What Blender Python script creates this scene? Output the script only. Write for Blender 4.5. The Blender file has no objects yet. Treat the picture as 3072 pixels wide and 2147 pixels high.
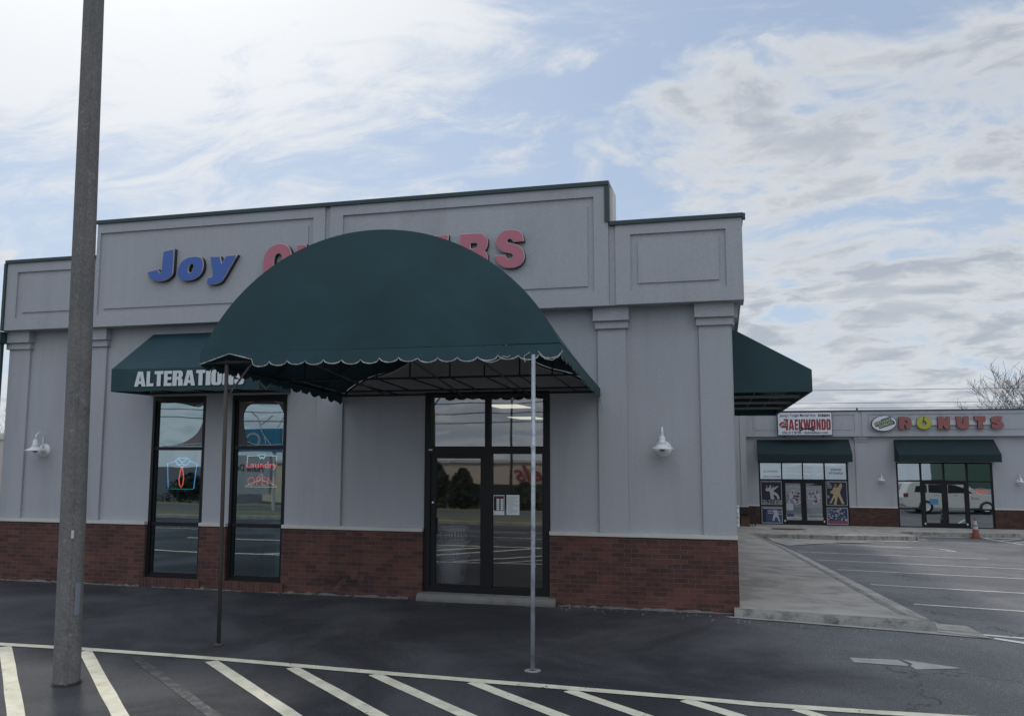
import bpy, bmesh, math, random
from mathutils import Vector, Matrix
R_ = math.radians
sc = bpy.context.scene
COL = sc.collection

# ------------------------------------------------------------------ camera
F_PX, YAW, PITCH, ROLL = 2500.0, R_(14.2), R_(6.26), R_(0.02)
CAM = Vector((-0.0984, -12.6473, 2.33))
fw = Vector((-math.sin(YAW)*math.cos(PITCH), math.cos(YAW)*math.cos(PITCH), math.sin(PITCH)))
rt = Vector((math.cos(YAW), math.sin(YAW), 0)); up = rt.cross(fw)
r2 = rt*math.cos(ROLL)+up*math.sin(ROLL); u2 = -rt*math.sin(ROLL)+up*math.cos(ROLL)
cd = bpy.data.cameras.new('camera'); cam = bpy.data.objects.new('camera', cd); COL.objects.link(cam)
M4 = Matrix((r2, u2, -fw)).transposed().to_4x4(); M4.translation = CAM
cam.matrix_world = M4
cd.sensor_width = 36; cd.lens = F_PX/3072*36; cd.clip_start = .05; cd.clip_end = 2000
sc.camera = cam

# ------------------------------------------------------------------ light, sky, exposure
SUN_EL = R_(45); SDIR = Vector((-.69, .72, 0)).normalized()*math.cos(SUN_EL) + Vector((0, 0, math.sin(SUN_EL)))
sl = bpy.data.lights.new('sun', 'SUN'); sl.energy = 1.5; sl.angle = R_(5.0); sl.color = (1, .95, .87)
so = bpy.data.objects.new('sun', sl); COL.objects.link(so)
so.rotation_euler = SDIR.to_track_quat('Z', 'Y').to_euler(); so.location = (-8, 8, 12)
sc.view_settings.view_transform = 'Standard'; sc.view_settings.look = 'None'
sc.view_settings.gamma = 1; sc.view_settings.exposure = 0.0; sc.view_settings.use_curve_mapping = False
world = bpy.data.worlds.new('World'); sc.world = world; world.use_nodes = True
nt = world.node_tree; nt.nodes.clear()

class NB:
    """small node builder"""
    def __init__(s, tree): s.t = tree
    def n(s, typ, **kw):
        nd = s.t.nodes.new(typ)
        for k, v in kw.items():
            if k == 'inp':
                for kk, vv in v.items():
                    if isinstance(vv, bpy.types.NodeSocket): s.t.links.new(vv, nd.inputs[kk])
                    else: nd.inputs[kk].default_value = vv
            else: setattr(nd, k, v)
        return nd
    def m(s, op, a, b=None, c=None, clamp=False):
        nd = s.t.nodes.new('ShaderNodeMath'); nd.operation = op; nd.use_clamp = clamp
        for i, v in enumerate((a, b, c)):
            if v is None: continue
            if isinstance(v, bpy.types.NodeSocket): s.t.links.new(v, nd.inputs[i])
            else: nd.inputs[i].default_value = v
        return nd.outputs[0]
    def mr(s, v, a, b, c=0., d=1., smooth=True):
        nd = s.t.nodes.new('ShaderNodeMapRange'); nd.interpolation_type = 'SMOOTHSTEP' if smooth else 'LINEAR'
        s.t.links.new(v, nd.inputs[0])
        for i, x in enumerate((a, b, c, d)):
            nd.inputs[i+1].default_value = x
        return nd.outputs[0]
    def mix(s, f, a, b):
        nd = s.t.nodes.new('ShaderNodeMix'); nd.data_type = 'RGBA'
        for i, v in ((0, f), (6, a), (7, b)):
            if isinstance(v, bpy.types.NodeSocket): s.t.links.new(v, nd.inputs[i])
            else: nd.inputs[i].default_value = v if i == 0 else (*v[:3], 1)
        return nd.outputs[2]
    def noise(s, vec, scale, detail=4, rough=.55, dist=0.):
        nd = s.n('ShaderNodeTexNoise', inp={'Scale': scale, 'Detail': detail, 'Roughness': rough, 'Distortion': dist})
        s.t.links.new(vec, nd.inputs['Vector']); return nd.outputs['Fac']
    def mapping(s, vec, loc=(0, 0, 0), rot=(0, 0, 0), scl=(1, 1, 1)):
        nd = s.n('ShaderNodeMapping'); s.t.links.new(vec, nd.inputs[0])
        nd.inputs[1].default_value = loc; nd.inputs[2].default_value = rot; nd.inputs[3].default_value = scl
        return nd.outputs[0]

w = NB(nt)
tc = w.n('ShaderNodeTexCoord')
sep = w.n('ShaderNodeSeparateXYZ', inp={0: tc.outputs['Generated']})
dx, dy, dz = sep.outputs
zc = w.m('ADD', w.m('MAXIMUM', dz, 0.0), .22)
px = w.m('DIVIDE', dx, zc); py = w.m('DIVIDE', dy, zc)
P = w.n('ShaderNodeCombineXYZ', inp={0: px, 1: py, 2: 0.0}).outputs[0]
sd = w.n('ShaderNodeVectorMath', operation='DOT_PRODUCT', inp={0: tc.outputs['Generated'], 1: tuple(SDIR)}).outputs['Value']
sdc = w.m('MAXIMUM', sd, 0.0)
warp = w.n('ShaderNodeTexNoise', inp={'Vector': P, 'Scale': 1.1, 'Detail': 3.}).outputs['Color']
Pw = w.n('ShaderNodeVectorMath', operation='MULTIPLY_ADD', inp={0: warp, 1: (.5, .5, 0), 2: P}).outputs[0]
big = w.noise(w.mapping(Pw, loc=(3.1, 1.2, 0)), 1.05, 2, .5)
puff = w.noise(w.mapping(Pw, loc=(7.3, 2.2, 0), rot=(0, 0, .3), scl=(1, 1.25, 1)), 4.4, 14, .60, .15)
wisp = w.noise(w.mapping(Pw, loc=(1, 5, 0), rot=(0, 0, -.75), scl=(1, 2.1, 1)), 3.0, 12, .66, .6)
right = w.mr(dx, -.25, .55)
hgh = w.mr(dz, .02, .40)
near_sun = w.mr(sdc, .80, .98)
# broken cumulus, a veil of high cirrus that thickens towards the sun, open blue between
cum = w.m('ADD', w.m('MULTIPLY', big, .9), w.m('MULTIPLY', puff, .95))
cum = w.m('ADD', cum, w.m('ADD', w.m('MULTIPLY', right, .25), w.m('MULTIPLY', w.m('SUBTRACT', .55, hgh), .13)))
cum = w.m('ADD', cum, w.mr(dy, .2, -.4, 0., .10))
mask_c = w.mr(cum, .92, 1.12, 0., .92)
cir = w.m('ADD', w.m('MULTIPLY', wisp, .95), w.m('ADD', w.m('MULTIPLY', near_sun, .40), w.m('MULTIPLY', puff, .25)))
mask_w = w.mr(cir, .60, .92, 0., .88)
mask = w.m('MAXIMUM', mask_c, mask_w)
thick = w.mr(cum, 1.04, 1.24)
shade_n = w.noise(w.mapping(Pw, loc=(12, 4, 0), scl=(1, 1.5, 1)), 2.6, 9, .62, .2)
shade = w.m('MULTIPLY', w.m('ADD', w.m('MULTIPLY', thick, .75), w.mr(shade_n, .42, .66, 0., .5)), w.mr(cum, 1.0, 1.16))
shade = w.m('MULTIPLY', shade, w.mr(sdc, .70, .99, 1., .35), clamp=True)
cloud = w.mix(shade, (6.9, 7.1, 7.35), (4.3, 4.75, 5.4))
back = w.m('ADD', 1., w.m('MULTIPLY', w.mr(dy, .25, -.5), w.mr(dz, .0, .55, .15, 1.25)))  # clouds behind the viewer made brighter, an added fill for the shop front
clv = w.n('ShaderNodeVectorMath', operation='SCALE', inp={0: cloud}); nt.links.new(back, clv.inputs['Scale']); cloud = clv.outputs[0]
glow = w.m('ADD', w.m('MULTIPLY', w.m('POWER', sdc, 11.0), 5.8), w.m('MULTIPLY', w.m('POWER', sdc, 90.0), 16.0))
cloud2 = w.n('ShaderNodeVectorMath', operation='ADD', inp={0: cloud})
gl = w.n('ShaderNodeCombineXYZ', inp={0: glow, 1: w.m('MULTIPLY', glow, .98), 2: w.m('MULTIPLY', glow, .93)}).outputs[0]
nt.links.new(gl, cloud2.inputs[1])
sky = w.n('ShaderNodeTexSky', sky_type='NISHITA')
sky.sun_disc = False; sky.sun_elevation = SUN_EL; sky.sun_rotation = math.atan2(SDIR.x, SDIR.y)
sky.air_density = 1.0; sky.dust_density = 1.0; sky.ozone_density = 1.4; sky.altitude = 150
haze_m = w.m('ADD', w.mr(dz, .0, .45, .74, .42), w.m('MULTIPLY', right, .14))
haze_m = w.m('ADD', haze_m, w.m('MULTIPLY', w.m('POWER', sdc, 8.0), .55), clamp=True)
bg_sky = w.n('ShaderNodeBackground', inp={'Color': sky.outputs[0], 'Strength': .10})
bg_haze = w.n('ShaderNodeBackground', inp={'Color': (5.2, 6.3, 7.9, 1), 'Strength': .10})
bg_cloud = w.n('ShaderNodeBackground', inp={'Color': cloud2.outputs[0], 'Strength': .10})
m1 = w.n('ShaderNodeMixShader', inp={0: haze_m, 1: bg_sky.outputs[0], 2: bg_haze.outputs[0]})
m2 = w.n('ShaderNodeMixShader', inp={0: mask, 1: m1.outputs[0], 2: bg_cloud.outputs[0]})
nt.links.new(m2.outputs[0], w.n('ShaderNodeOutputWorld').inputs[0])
world.cycles.sampling_method = 'AUTOMATIC'

# ------------------------------------------------------------------ materials
MATS = {}
def pmat(name, col, rough=.7, metal=0., var=.12, vscale=1.5, grain=.05, gscale=60., bump=.0, bscale=80., col2=None, c2f=(.5, .7),
         c2scale=.8, spec=.5, streak=False, emit=0.):
    if name in MATS: return MATS[name]
    m = bpy.data.materials.new(name); m.use_nodes = True; t = m.node_tree; t.nodes.clear(); b = NB(t)
    tcn = b.n('ShaderNodeTexCoord').outputs['Object']
    src = tcn
    if streak: src = b.mapping(tcn, scl=(1, 1, .15))
    n1 = b.noise(src, vscale, 5, .6, .3)
    n2 = b.noise(tcn, gscale, 2, .6)
    f = b.m('ADD', b.m('MULTIPLY', b.m('SUBTRACT', n1, .5), var*2.2), b.m('ADD', b.m('MULTIPLY', b.m('SUBTRACT', n2, .5), grain*2.2), 1.0))
    if streak:
        n4 = b.noise(b.mapping(tcn, scl=(5, 5, .35)), 1.6, 7, .7)
        f = b.m('ADD', f, b.m('MULTIPLY', b.m('SUBTRACT', n4, .5), var*1.6))
    base = (*col[:3], 1)
    if col2:
        n3 = b.noise(b.mapping(src, loc=(5, 3, 1)), c2scale, 7, .62, .5)
        base = b.mix(b.mr(n3, c2f[0], c2f[1]), col, col2)
    vm = b.n('ShaderNodeVectorMath', operation='SCALE', inp={0: base if col2 else col[:3]})
    t.links.new(f, vm.inputs['Scale'])
    ps = b.n('ShaderNodeBsdfPrincipled', inp={'Roughness': rough, 'Metallic': metal, 'Base Color': vm.outputs[0], 'Specular IOR Level': spec})
    if bump:
        nb = b.noise(tcn, bscale, 4, .6)
        bp = b.n('ShaderNodeBump', inp={'Strength': bump, 'Distance': .01, 'Height': nb})
        t.links.new(bp.outputs[0], ps.inputs['Normal'])
    if emit:
        ps.inputs['Emission Color'].default_value = (*col[:3], 1); ps.inputs['Emission Strength'].default_value = emit
    t.links.new(ps.outputs[0], b.n('ShaderNodeOutputMaterial').inputs[0])
    MATS[name] = m; return m

def brick_mat(name, rowlock=False, dark=1.0):
    m = bpy.data.materials.new(name); m.use_nodes = True; t = m.node_tree; t.nodes.clear(); b = NB(t)
    s = b.n('ShaderNodeSeparateXYZ', inp={0: b.n('ShaderNodeTexCoord').outputs['Object']})
    h = b.m('ADD', s.outputs[0], s.outputs[1])
    v = b.n('ShaderNodeCombineXYZ', inp={0: h, 1: s.outputs[2], 2: 0.}).outputs[0]
    wv = b.noise(v, 9, 2); 
    vv = b.n('ShaderNodeVectorMath', operation='ADD', inp={0: v, 1: b.n('ShaderNodeCombineXYZ', inp={0: 0., 1: b.m('MULTIPLY', b.m('SUBTRACT', wv, .5), .006), 2: 0.}).outputs[0]}).outputs[0]
    br = b.n('ShaderNodeTexBrick', inp={'Vector': vv, 'Color1': (.145*dark, .060*dark, .048*dark, 1), 'Color2': (.075*dark, .034*dark, .030*dark, 1),
             'Mortar': (.165*dark, .098*dark, .088*dark, 1), 'Scale': 1., 'Mortar Size': .0042, 'Mortar Smooth': .25, 'Bias': .0,
             'Brick Width': .0677 if rowlock else .2032, 'Row Height': .2 if rowlock else .0677})
    br.offset = 0. if rowlock else .5
    n1 = b.noise(v, 2.2, 6, .65, .4); n2 = b.noise(v, 45, 3, .6)
    f = b.m('ADD', b.m('MULTIPLY', n1, 1.1), b.m('ADD', b.m('MULTIPLY', n2, .6), .03))
    # charcoal-coloured odd bricks
    cell = b.n('ShaderNodeTexWhiteNoise', noise_dimensions='2D')
    row = b.m('FLOOR', b.m('DIVIDE', s.outputs[2], .0677)); off = b.m('MULTIPLY', b.m('MODULO', row, 2.), .1016)
    cx_ = b.m('FLOOR', b.m('DIVIDE', b.m('ADD', h, off), .2032))
    t.links.new(b.n('ShaderNodeCombineXYZ', inp={0: cx_, 1: row, 2: 0.}).outputs[0], cell.inputs['Vector'])
    cl = b.m('GREATER_THAN', b.m('ADD', cell.outputs['Value'], b.m('MULTIPLY', n1, .35)), 1.06)
    clb = b.m('MULTIPLY', cl, b.m('SUBTRACT', 1., br.outputs['Fac']))
    c = b.mix(b.m('MULTIPLY', clb, .75), br.outputs['Color'], (.055*dark, .032*dark, .036*dark))
    # pale efflorescence scars
    n3 = b.noise(b.mapping(v, loc=(3, 8, 0), scl=(1, 1.5, 1)), 5, 9, .75)
    c = b.mix(b.mr(n3, .70, .76, 0., .55), c, (.26, .20, .185))
    # a sooty patch low on the wall left of the entrance
    dd = b.m('SQRT', b.m('ADD', b.m('POWER', b.m('MULTIPLY', b.m('ADD', h, 6.15), .9), 2.), b.m('POWER', b.m('MULTIPLY', b.m('SUBTRACT', s.outputs[2], .22), 3.), 2.)))
    soot = b.m('MULTIPLY', b.mr(dd, .1, .75, 1., 0.), b.mr(b.noise(v, 7, 6, .7), .38, .62))
    c = b.mix(b.m('MULTIPLY', soot, .8), c, (.022, .018, .017))
    vm = b.n('ShaderNodeVectorMath', operation='SCALE', inp={0: c}); t.links.new(f, vm.inputs['Scale'])
    ps = b.n('ShaderNodeBsdfPrincipled', inp={'Roughness': .85, 'Base Color': vm.outputs[0]})
    hgt = b.m('ADD', b.m('MULTIPLY', br.outputs['Fac'], -1.), b.m('MULTIPLY', n2, .4))
    bp = b.n('ShaderNodeBump', inp={'Strength': .6, 'Distance': .006, 'Height': hgt})
    t.links.new(bp.outputs[0], ps.inputs['Normal'])
    t.links.new(ps.outputs[0], b.n('ShaderNodeOutputMaterial').inputs[0]); return m

def glass_mat(name, refl=.22, tint=(.30, .34, .36), rcol=(.85, .95, 1.0)):
    m = bpy.data.materials.new(name); m.use_nodes = True; t = m.node_tree; t.nodes.clear(); b = NB(t)
    tcn = b.n('ShaderNodeTexCoord').outputs['Object']
    bp = b.n('ShaderNodeBump', inp={'Strength': .05, 'Distance': .02, 'Height': b.noise(tcn, 1.1, 1, .4)})
    g = b.n('ShaderNodeBsdfGlossy', inp={'Color': (*rcol, 1), 'Roughness': .015}); t.links.new(bp.outputs[0], g.inputs['Normal'])
    tr = b.n('ShaderNodeBsdfTransparent', inp={'Color': (*tint, 1)})
    fr = b.n('ShaderNodeFresnel', inp={'IOR': 1.5}).outputs[0]
    f = b.m('ADD', b.m('MULTIPLY', fr, 1.0), refl, clamp=True)
    mx = b.n('ShaderNodeMixShader', inp={0: f, 1: tr.outputs[0], 2: g.outputs[0]})
    t.links.new(mx.outputs[0], b.n('ShaderNodeOutputMaterial').inputs[0]); return m

def emis(name, col, st):
    m = bpy.data.materials.new(name); m.use_nodes = True; t = m.node_tree; t.nodes.clear(); b = NB(t)
    e = b.n('ShaderNodeEmission', inp={'Color': (*col, 1), 'Strength': st})
    t.links.new(e.outputs[0], b.n('ShaderNodeOutputMaterial').inputs[0]); return m

def asphalt_mat(name, c1, c2, split=None):
    m = bpy.data.materials.new(name); m.use_nodes = True; t = m.node_tree; t.nodes.clear(); b = NB(t)
    tcn = b.n('ShaderNodeTexCoord').outputs['Object']
    s = b.n('ShaderNodeSeparateXYZ', inp={0: tcn})
    big_ = b.noise(b.mapping(tcn, scl=(1, 1, 0)), .45, 7, .62, .6)
    fac = b.mr(big_, .35, .68)
    # the sealed strip before the shop is newer and blacker than the worn lot beside it
    wob = b.noise(b.mapping(tcn, loc=(9, 2, 0), scl=(1, 1, 0)), .5, 5, .6, .5)
    edge = b.m('ADD', b.m('SUBTRACT', s.outputs[0], b.m('MULTIPLY', s.outputs[1], -.15)), b.m('MULTIPLY', b.m('SUBTRACT', wob, .5), 4.))
    worn = b.mr(edge, -1.2, 2.4)
    fac = b.m('ADD', b.m('MULTIPLY', fac, .38), b.m('MULTIPLY', worn, .66), clamp=True)
    col = b.mix(fac, c1, c2)
    ag = b.n('ShaderNodeTexVoronoi', inp={'Vector': tcn, 'Scale': 110.}); 
    stone = b.mr(b.noise(tcn, 75, 3, .75), .50, .72)
    gr = b.m('ADD', b.m('MULTIPLY', stone, b.m('ADD', b.m('MULTIPLY', worn, 1.0), .55)), .72)
    mid = b.noise(tcn, 14, 6, .7); mid2 = b.noise(tcn, 34, 3, .75)
    gr = b.m('MULTIPLY', gr, b.m('ADD', b.m('ADD', b.m('MULTIPLY', mid, .8), b.m('MULTIPLY', mid2, 1.0)), .10))
    # hairline cracks and dark blotches
    cr = b.n('ShaderNodeTexVoronoi', feature='DISTANCE_TO_EDGE', inp={'Scale': .33})
    cv = b.n('ShaderNodeVectorMath', operation='ADD', inp={0: tcn, 1: b.n('ShaderNodeTexNoise', inp={'Vector': tcn, 'Scale': 1.6, 'Detail': 6.}).outputs['Color']})
    t.links.new(cv.outputs[0], cr.inputs['Vector'])
    crk = b.m('MULTIPLY', b.mr(cr.outputs['Distance'], .0, .007, .55, .0), b.mr(worn, .3, .9))
    gr = b.m('MULTIPLY', gr, b.m('SUBTRACT', 1., crk))
    # pale grit specks
    sp = b.mr(b.noise(b.mapping(tcn, loc=(4, 4, 0)), 22, 4, .8), .76, .80, 0., 1.)
    col = b.mix(b.m('MULTIPLY', sp, .5), col, (.32, .31, .30))
    vm = b.n('ShaderNodeVectorMath', operation='SCALE', inp={0: col}); t.links.new(gr, vm.inputs['Scale'])
    ps = b.n('ShaderNodeBsdfPrincipled', inp={'Base Color': vm.outputs[0], 'Roughness': .78, 'Specular IOR Level': .45})
    t.links.new(b.mr(mid, .3, .7, .66, .88), ps.inputs['Roughness'])
    h = b.m('ADD', b.noise(tcn, 130, 3, .6), b.m('MULTIPLY', ag.outputs['Distance'], .8))
    bp = b.n('ShaderNodeBump', inp={'Strength': .9, 'Distance': .012, 'Height': h})
    t.links.new(bp.outputs[0], ps.inputs['Normal'])
    t.links.new(ps.outputs[0], b.n('ShaderNodeOutputMaterial').inputs[0]); return m

def paint_mat(name, col, worn=.72):
    """road paint with chips that show the asphalt below"""
    m = bpy.data.materials.new(name); m.use_nodes = True; t = m.node_tree; t.nodes.clear(); b = NB(t)
    tcn = b.n('ShaderNodeTexCoord').outputs['Object']
    n = b.noise(tcn, 7, 9, .72, .5); n2 = b.noise(tcn, 120, 2, .5)
    chip = b.mr(b.m('ADD', n, b.m('MULTIPLY', b.m('SUBTRACT', n2, .5), .12)), worn-.03, worn)
    mid = b.noise(tcn, 4, 5, .6)
    c = b.mix(b.mr(mid, .3, .75), col, (col[0]*.72, col[1]*.70, col[2]*.66))
    c = b.mix(chip, c, (.045, .045, .048))
    ps = b.n('ShaderNodeBsdfPrincipled', inp={'Base Color': c, 'Roughness': .75})
    bp = b.n('ShaderNodeBump', inp={'Strength': .4, 'Distance': .003, 'Height': b.noise(tcn, 130, 3, .6)})
    t.links.new(bp.outputs[0], ps.inputs['Normal'])
    t.links.new(ps.outputs[0], b.n('ShaderNodeOutputMaterial').inputs[0]); return m

STUCCO = pmat('stucco', (.385, .398, .425), .92, var=.085, vscale=.7, grain=.16, gscale=42, bump=.6, bscale=60, col2=(.305, .307, .325), c2f=(.5, .8), c2scale=.9, streak=True)
BRICK = brick_mat('brick'); ROWLOCK = brick_mat('rowlock_brick', True); BRICKD = brick_mat('dark_brick', False, .62)
LEDGE = pmat('ledge_stone', (.55, .54, .50), .85, var=.1, vscale=3, bump=.2)
COPE = pmat('green_coping', (.030, .055, .060), .45, var=.1, spec=.4)
FRAME = pmat('dark_bronze', (.010, .010, .012), .5, var=.1, spec=.3)
GLASS = glass_mat('window_glass', .33, (.42, .58, .62), (.74, .93, 1.0))
GLASSD = glass_mat('door_glass', .20, (.78, .80, .82), (.95, .97, 1.0))
FAB = pmat('awning_fabric', (.012, .049, .058), .68, var=.30, vscale=1.3, grain=.14, gscale=70, bump=.5, bscale=2.2, col2=(.018, .060, .085), c2f=(.45, .75), c2scale=.5)
FABD = pmat('dark_awning_fabric', (.004, .021, .023), .8, var=.25, vscale=1.2, grain=.2, gscale=60)
STEEL = pmat('black_tube', (.018, .018, .02), .6, var=.2)
GALV = pmat('galvanised', (.42, .45, .50), .55, .35, var=.35, vscale=14, grain=.15, gscale=60, col2=(.26, .28, .32), c2scale=9)
RUST = pmat('rusty_pipe', (.060, .052, .048), .8, 0., var=.4, vscale=8, col2=(.10, .065, .045), c2scale=6, streak=True)
CONC = pmat('concrete', (.42, .395, .36), .9, var=.30, vscale=1.1, grain=.14, gscale=70, bump=.3, col2=(.26, .245, .23), c2f=(.40, .70), c2scale=1.6)
CONCD = pmat('weathered_kerb', (.27, .265, .245), .92, var=.3, vscale=3, grain=.22, gscale=50, bump=.6, bscale=60, col2=(.10, .10, .095), c2f=(.45, .70), c2scale=5)
POLE = pmat('pole_concrete', (.155, .150, .148), .9, var=.30, vscale=2.8, grain=.45, gscale=38, bump=.8, bscale=45, col2=(.26, .25, .24), c2f=(.55, .80), c2scale=17)
ASPH = asphalt_mat('asphalt', (.034, .035, .043), (.25, .25, .258))
PAINT = paint_mat('cream_paint', (.80, .77, .62), .655); PAINTW = paint_mat('white_paint', (.80, .80, .78), .64); PAINTG = paint_mat('faded_paint', (.11, .108, .112), .50); PAINTA = paint_mat('arrow_paint', (.42, .42, .41), .80)
LAMPW = pmat('white_enamel', (.70, .72, .74), .35, var=.04, grain=.02, spec=.5)
DARKW = pmat('dark_inside', (.10, .10, .105), .9)
WHITE = pmat('white_plastic', (.78, .80, .82), .45, var=.03)
PAPER = pmat('paper', (.75, .78, .80), .7, var=.03)
INK = pmat('ink', (.02, .02, .025), .6)
NAVY = pmat('navy', (.012, .025, .10), .6)
BLUEF = pmat('blue_letter', (.045, .12, .40), .4, var=.07)
PINKF = pmat('faded_red_letter', (.46, .14, .19), .45, var=.08, vscale=4)
TRIM = pmat('letter_trim', (.45, .40, .38), .5)
RETURN = pmat('letter_return', (.035, .035, .04), .6)
LETTERW = pmat('white_vinyl', (.62, .66, .68), .6, var=.06)

# ------------------------------------------------------------------ helpers
def g(X, Y):
    """height of the asphalt: level before the shop, falling away beside it and behind the viewer"""
    t = min(max(Y, 0), 24.)/24.
    z = -1.3*t - .03*min(max(X, 0), 10)*(1-t)
    if Y < -8: z -= .05*min(-8-Y, 32)+.07*min(max(-40-Y, 0), 50)
    return z
def sw(X, Y):
    t = min(max(Y, 0), 24.)/24.
    return .10 - 1.22*t - .02*max(X, 0)*(1-t)

class MB:
    def __init__(s): s.v = []; s.f = []; s.mi = []
    def add(s, vs, fs, mi=0):
        o = len(s.v); s.v += [tuple(v) for v in vs]; s.f += [tuple(i+o for i in f) for f in fs]; s.mi += [mi]*len(fs); return s
    def box(s, x0, x1, y0, y1, z0, z1, mi=0):
        return s.add([(x0,y0,z0),(x1,y0,z0),(x1,y1,z0),(x0,y1,z0),(x0,y0,z1),(x1,y0,z1),(x1,y1,z1),(x0,y1,z1)],
                     [(0,3,2,1),(4,5,6,7),(0,1,5,4),(1,2,6,5),(2,3,7,6),(3,0,4,7)], mi)
    def prism(s, poly, z0, z1, mi=0, axis='z'):
        n = len(poly)
        def P(a, b, c): return {'z': (a, b, c), 'y': (a, c, b), 'x': (c, a, b)}[axis]
        vs = [P(a, b, z0) for a, b in poly]+[P(a, b, z1) for a, b in poly]
        fs = [tuple(range(n)), tuple(range(2*n-1, n-1, -1))]+[(i, (i+1) % n+0, (i+1) % n+n, i+n) for i in range(n)]
        return s.add(vs, fs, mi)
    def tube(s, pts, r, n=8, mi=0, caps=True):
        pts = [Vector(p) for p in pts]; rs = r if isinstance(r, (list, tuple)) else [r]*len(pts)
        rings = []; prev = None
        for i, p in enumerate(pts):
            d = (pts[min(i+1, len(pts)-1)]-pts[max(i-1, 0)])
            if d.length < 1e-9: d = Vector((0, 0, 1))
            d.normalize()
            if prev is None:
                a = Vector((0, 0, 1)) if abs(d.z) < .9 else Vector((1, 0, 0)); u = d.cross(a).normalized()
            else:
                u = (prev-d*prev.dot(d)); u = u.normalized() if u.length > 1e-6 else d.orthogonal().normalized()
            prev = u; v = d.cross(u)
            rings.append([p+(u*math.cos(2*math.pi*k/n)+v*math.sin(2*math.pi*k/n))*rs[i] for k in range(n)])
        vs = [q for rr in rings for q in rr]; fs = []
        for i in range(len(pts)-1):
            for k in range(n):
                fs.append((i*n+k, i*n+(k+1) % n, (i+1)*n+(k+1) % n, (i+1)*n+k))
        if caps: fs.append(tuple(range(n-1, -1, -1))); fs.append(tuple((len(pts)-1)*n+k for k in range(n)))
        return s.add(vs, fs, mi)
    def lathe(s, prof, c=(0, 0, 0), n=20, mi=0, axis='z'):
        vs = []; fs = []
        for r, z in prof:
            for k in range(n):
                a = 2*math.pi*k/n; x, y = r*math.cos(a), r*math.sin(a)
                q = (x, y, z) if axis == 'z' else (x, z, y)
                vs.append((c[0]+q[0], c[1]+q[1], c[2]+q[2]))
        for i in range(len(prof)-1):
            for k in range(n): fs.append((i*n+k, i*n+(k+1) % n, (i+1)*n+(k+1) % n, (i+1)*n+k))
        return s.add(vs, fs, mi)
    def build_each(s, name, mats, parent=None, smooth=False, bevel=0.):
        """one object per separate piece"""
        par = list(range(len(s.v)))
        def fd(i):
            while par[i] != i: par[i] = par[par[i]]; i = par[i]
            return i
        key = {}
        for i, v in enumerate(s.v):
            k = tuple(round(c, 5) for c in v)
            if k in key: par[fd(i)] = fd(key[k])
            else: key[k] = i
        for f in s.f:
            for i in f[1:]: par[fd(i)] = fd(f[0])
        groups = {}
        for f, mi in zip(s.f, s.mi): groups.setdefault(fd(f[0]), []).append((f, mi))
        out = []
        for fl in groups.values():
            q = MB(); mp = {}
            for f, mi in fl:
                for i in f:
                    if i not in mp: mp[i] = len(q.v); q.v.append(s.v[i])
                q.f.append(tuple(mp[i] for i in f)); q.mi.append(mi)
            out.append(q.build(name, mats, parent, smooth, bevel))
        return out
    def build(s, name, mats, parent=None, smooth=False, bevel=0.):
        me = bpy.data.meshes.new(name); me.from_pydata(s.v, [], s.f)
        if not isinstance(mats, (list, tuple)): mats = [mats]
        for m in mats: me.materials.append(m)
        for p, i in zip(me.polygons, s.mi): p.material_index = i; p.use_smooth = smooth
        bm = bmesh.new(); bm.from_mesh(me); bmesh.ops.recalc_face_normals(bm, faces=bm.faces)
        if bevel: bmesh.ops.bevel(bm, geom=[e for e in bm.edges if e.calc_face_angle(0) > .5], offset=bevel, segments=2, affect='EDGES', profile=.5)
        bm.to_mesh(me); bm.free(); me.update()
        return link(name, me, parent)
def link(name, me, parent=None):
    o = bpy.data.objects.new(name, me); COL.objects.link(o)
    if parent is not None:
        o.parent = parent
        o.location = -wloc(parent)      # meshes are written in world coordinates
    return o
def wloc(o):
    v = Vector(o.location)
    while o.parent: o = o.parent; v += Vector(o.location)
    return v
def tag(o, label=None, cat=None, group=None, kind=None):
    if label: o['label'] = label
    if cat: o['category'] = cat
    if group: o['group'] = group
    if kind: o['kind'] = kind
    return o
def thing(name, label, cat, loc=(0, 0, 0), group=None):
    o = bpy.data.objects.new(name, None); COL.objects.link(o); o.location = loc; o.empty_display_size = .2
    return tag(o, label, cat, group)
def centre(o):
    """move a top-level mesh's origin to the foot of its bounding box"""
    me = o.data; xs = [v.co.x for v in me.vertices]; ys = [v.co.y for v in me.vertices]; zs = [v.co.z for v in me.vertices]
    c = Vector(((min(xs)+max(xs))/2, (min(ys)+max(ys))/2, min(zs))); me.transform(Matrix.Translation(-c)); o.location = c; return o
def copy_tree(o, parent=None):
    c = o.copy(); COL.objects.link(c); c.parent = parent
    for ch in [x for x in o.children]: copy_tree(ch, c)
    return c

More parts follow.
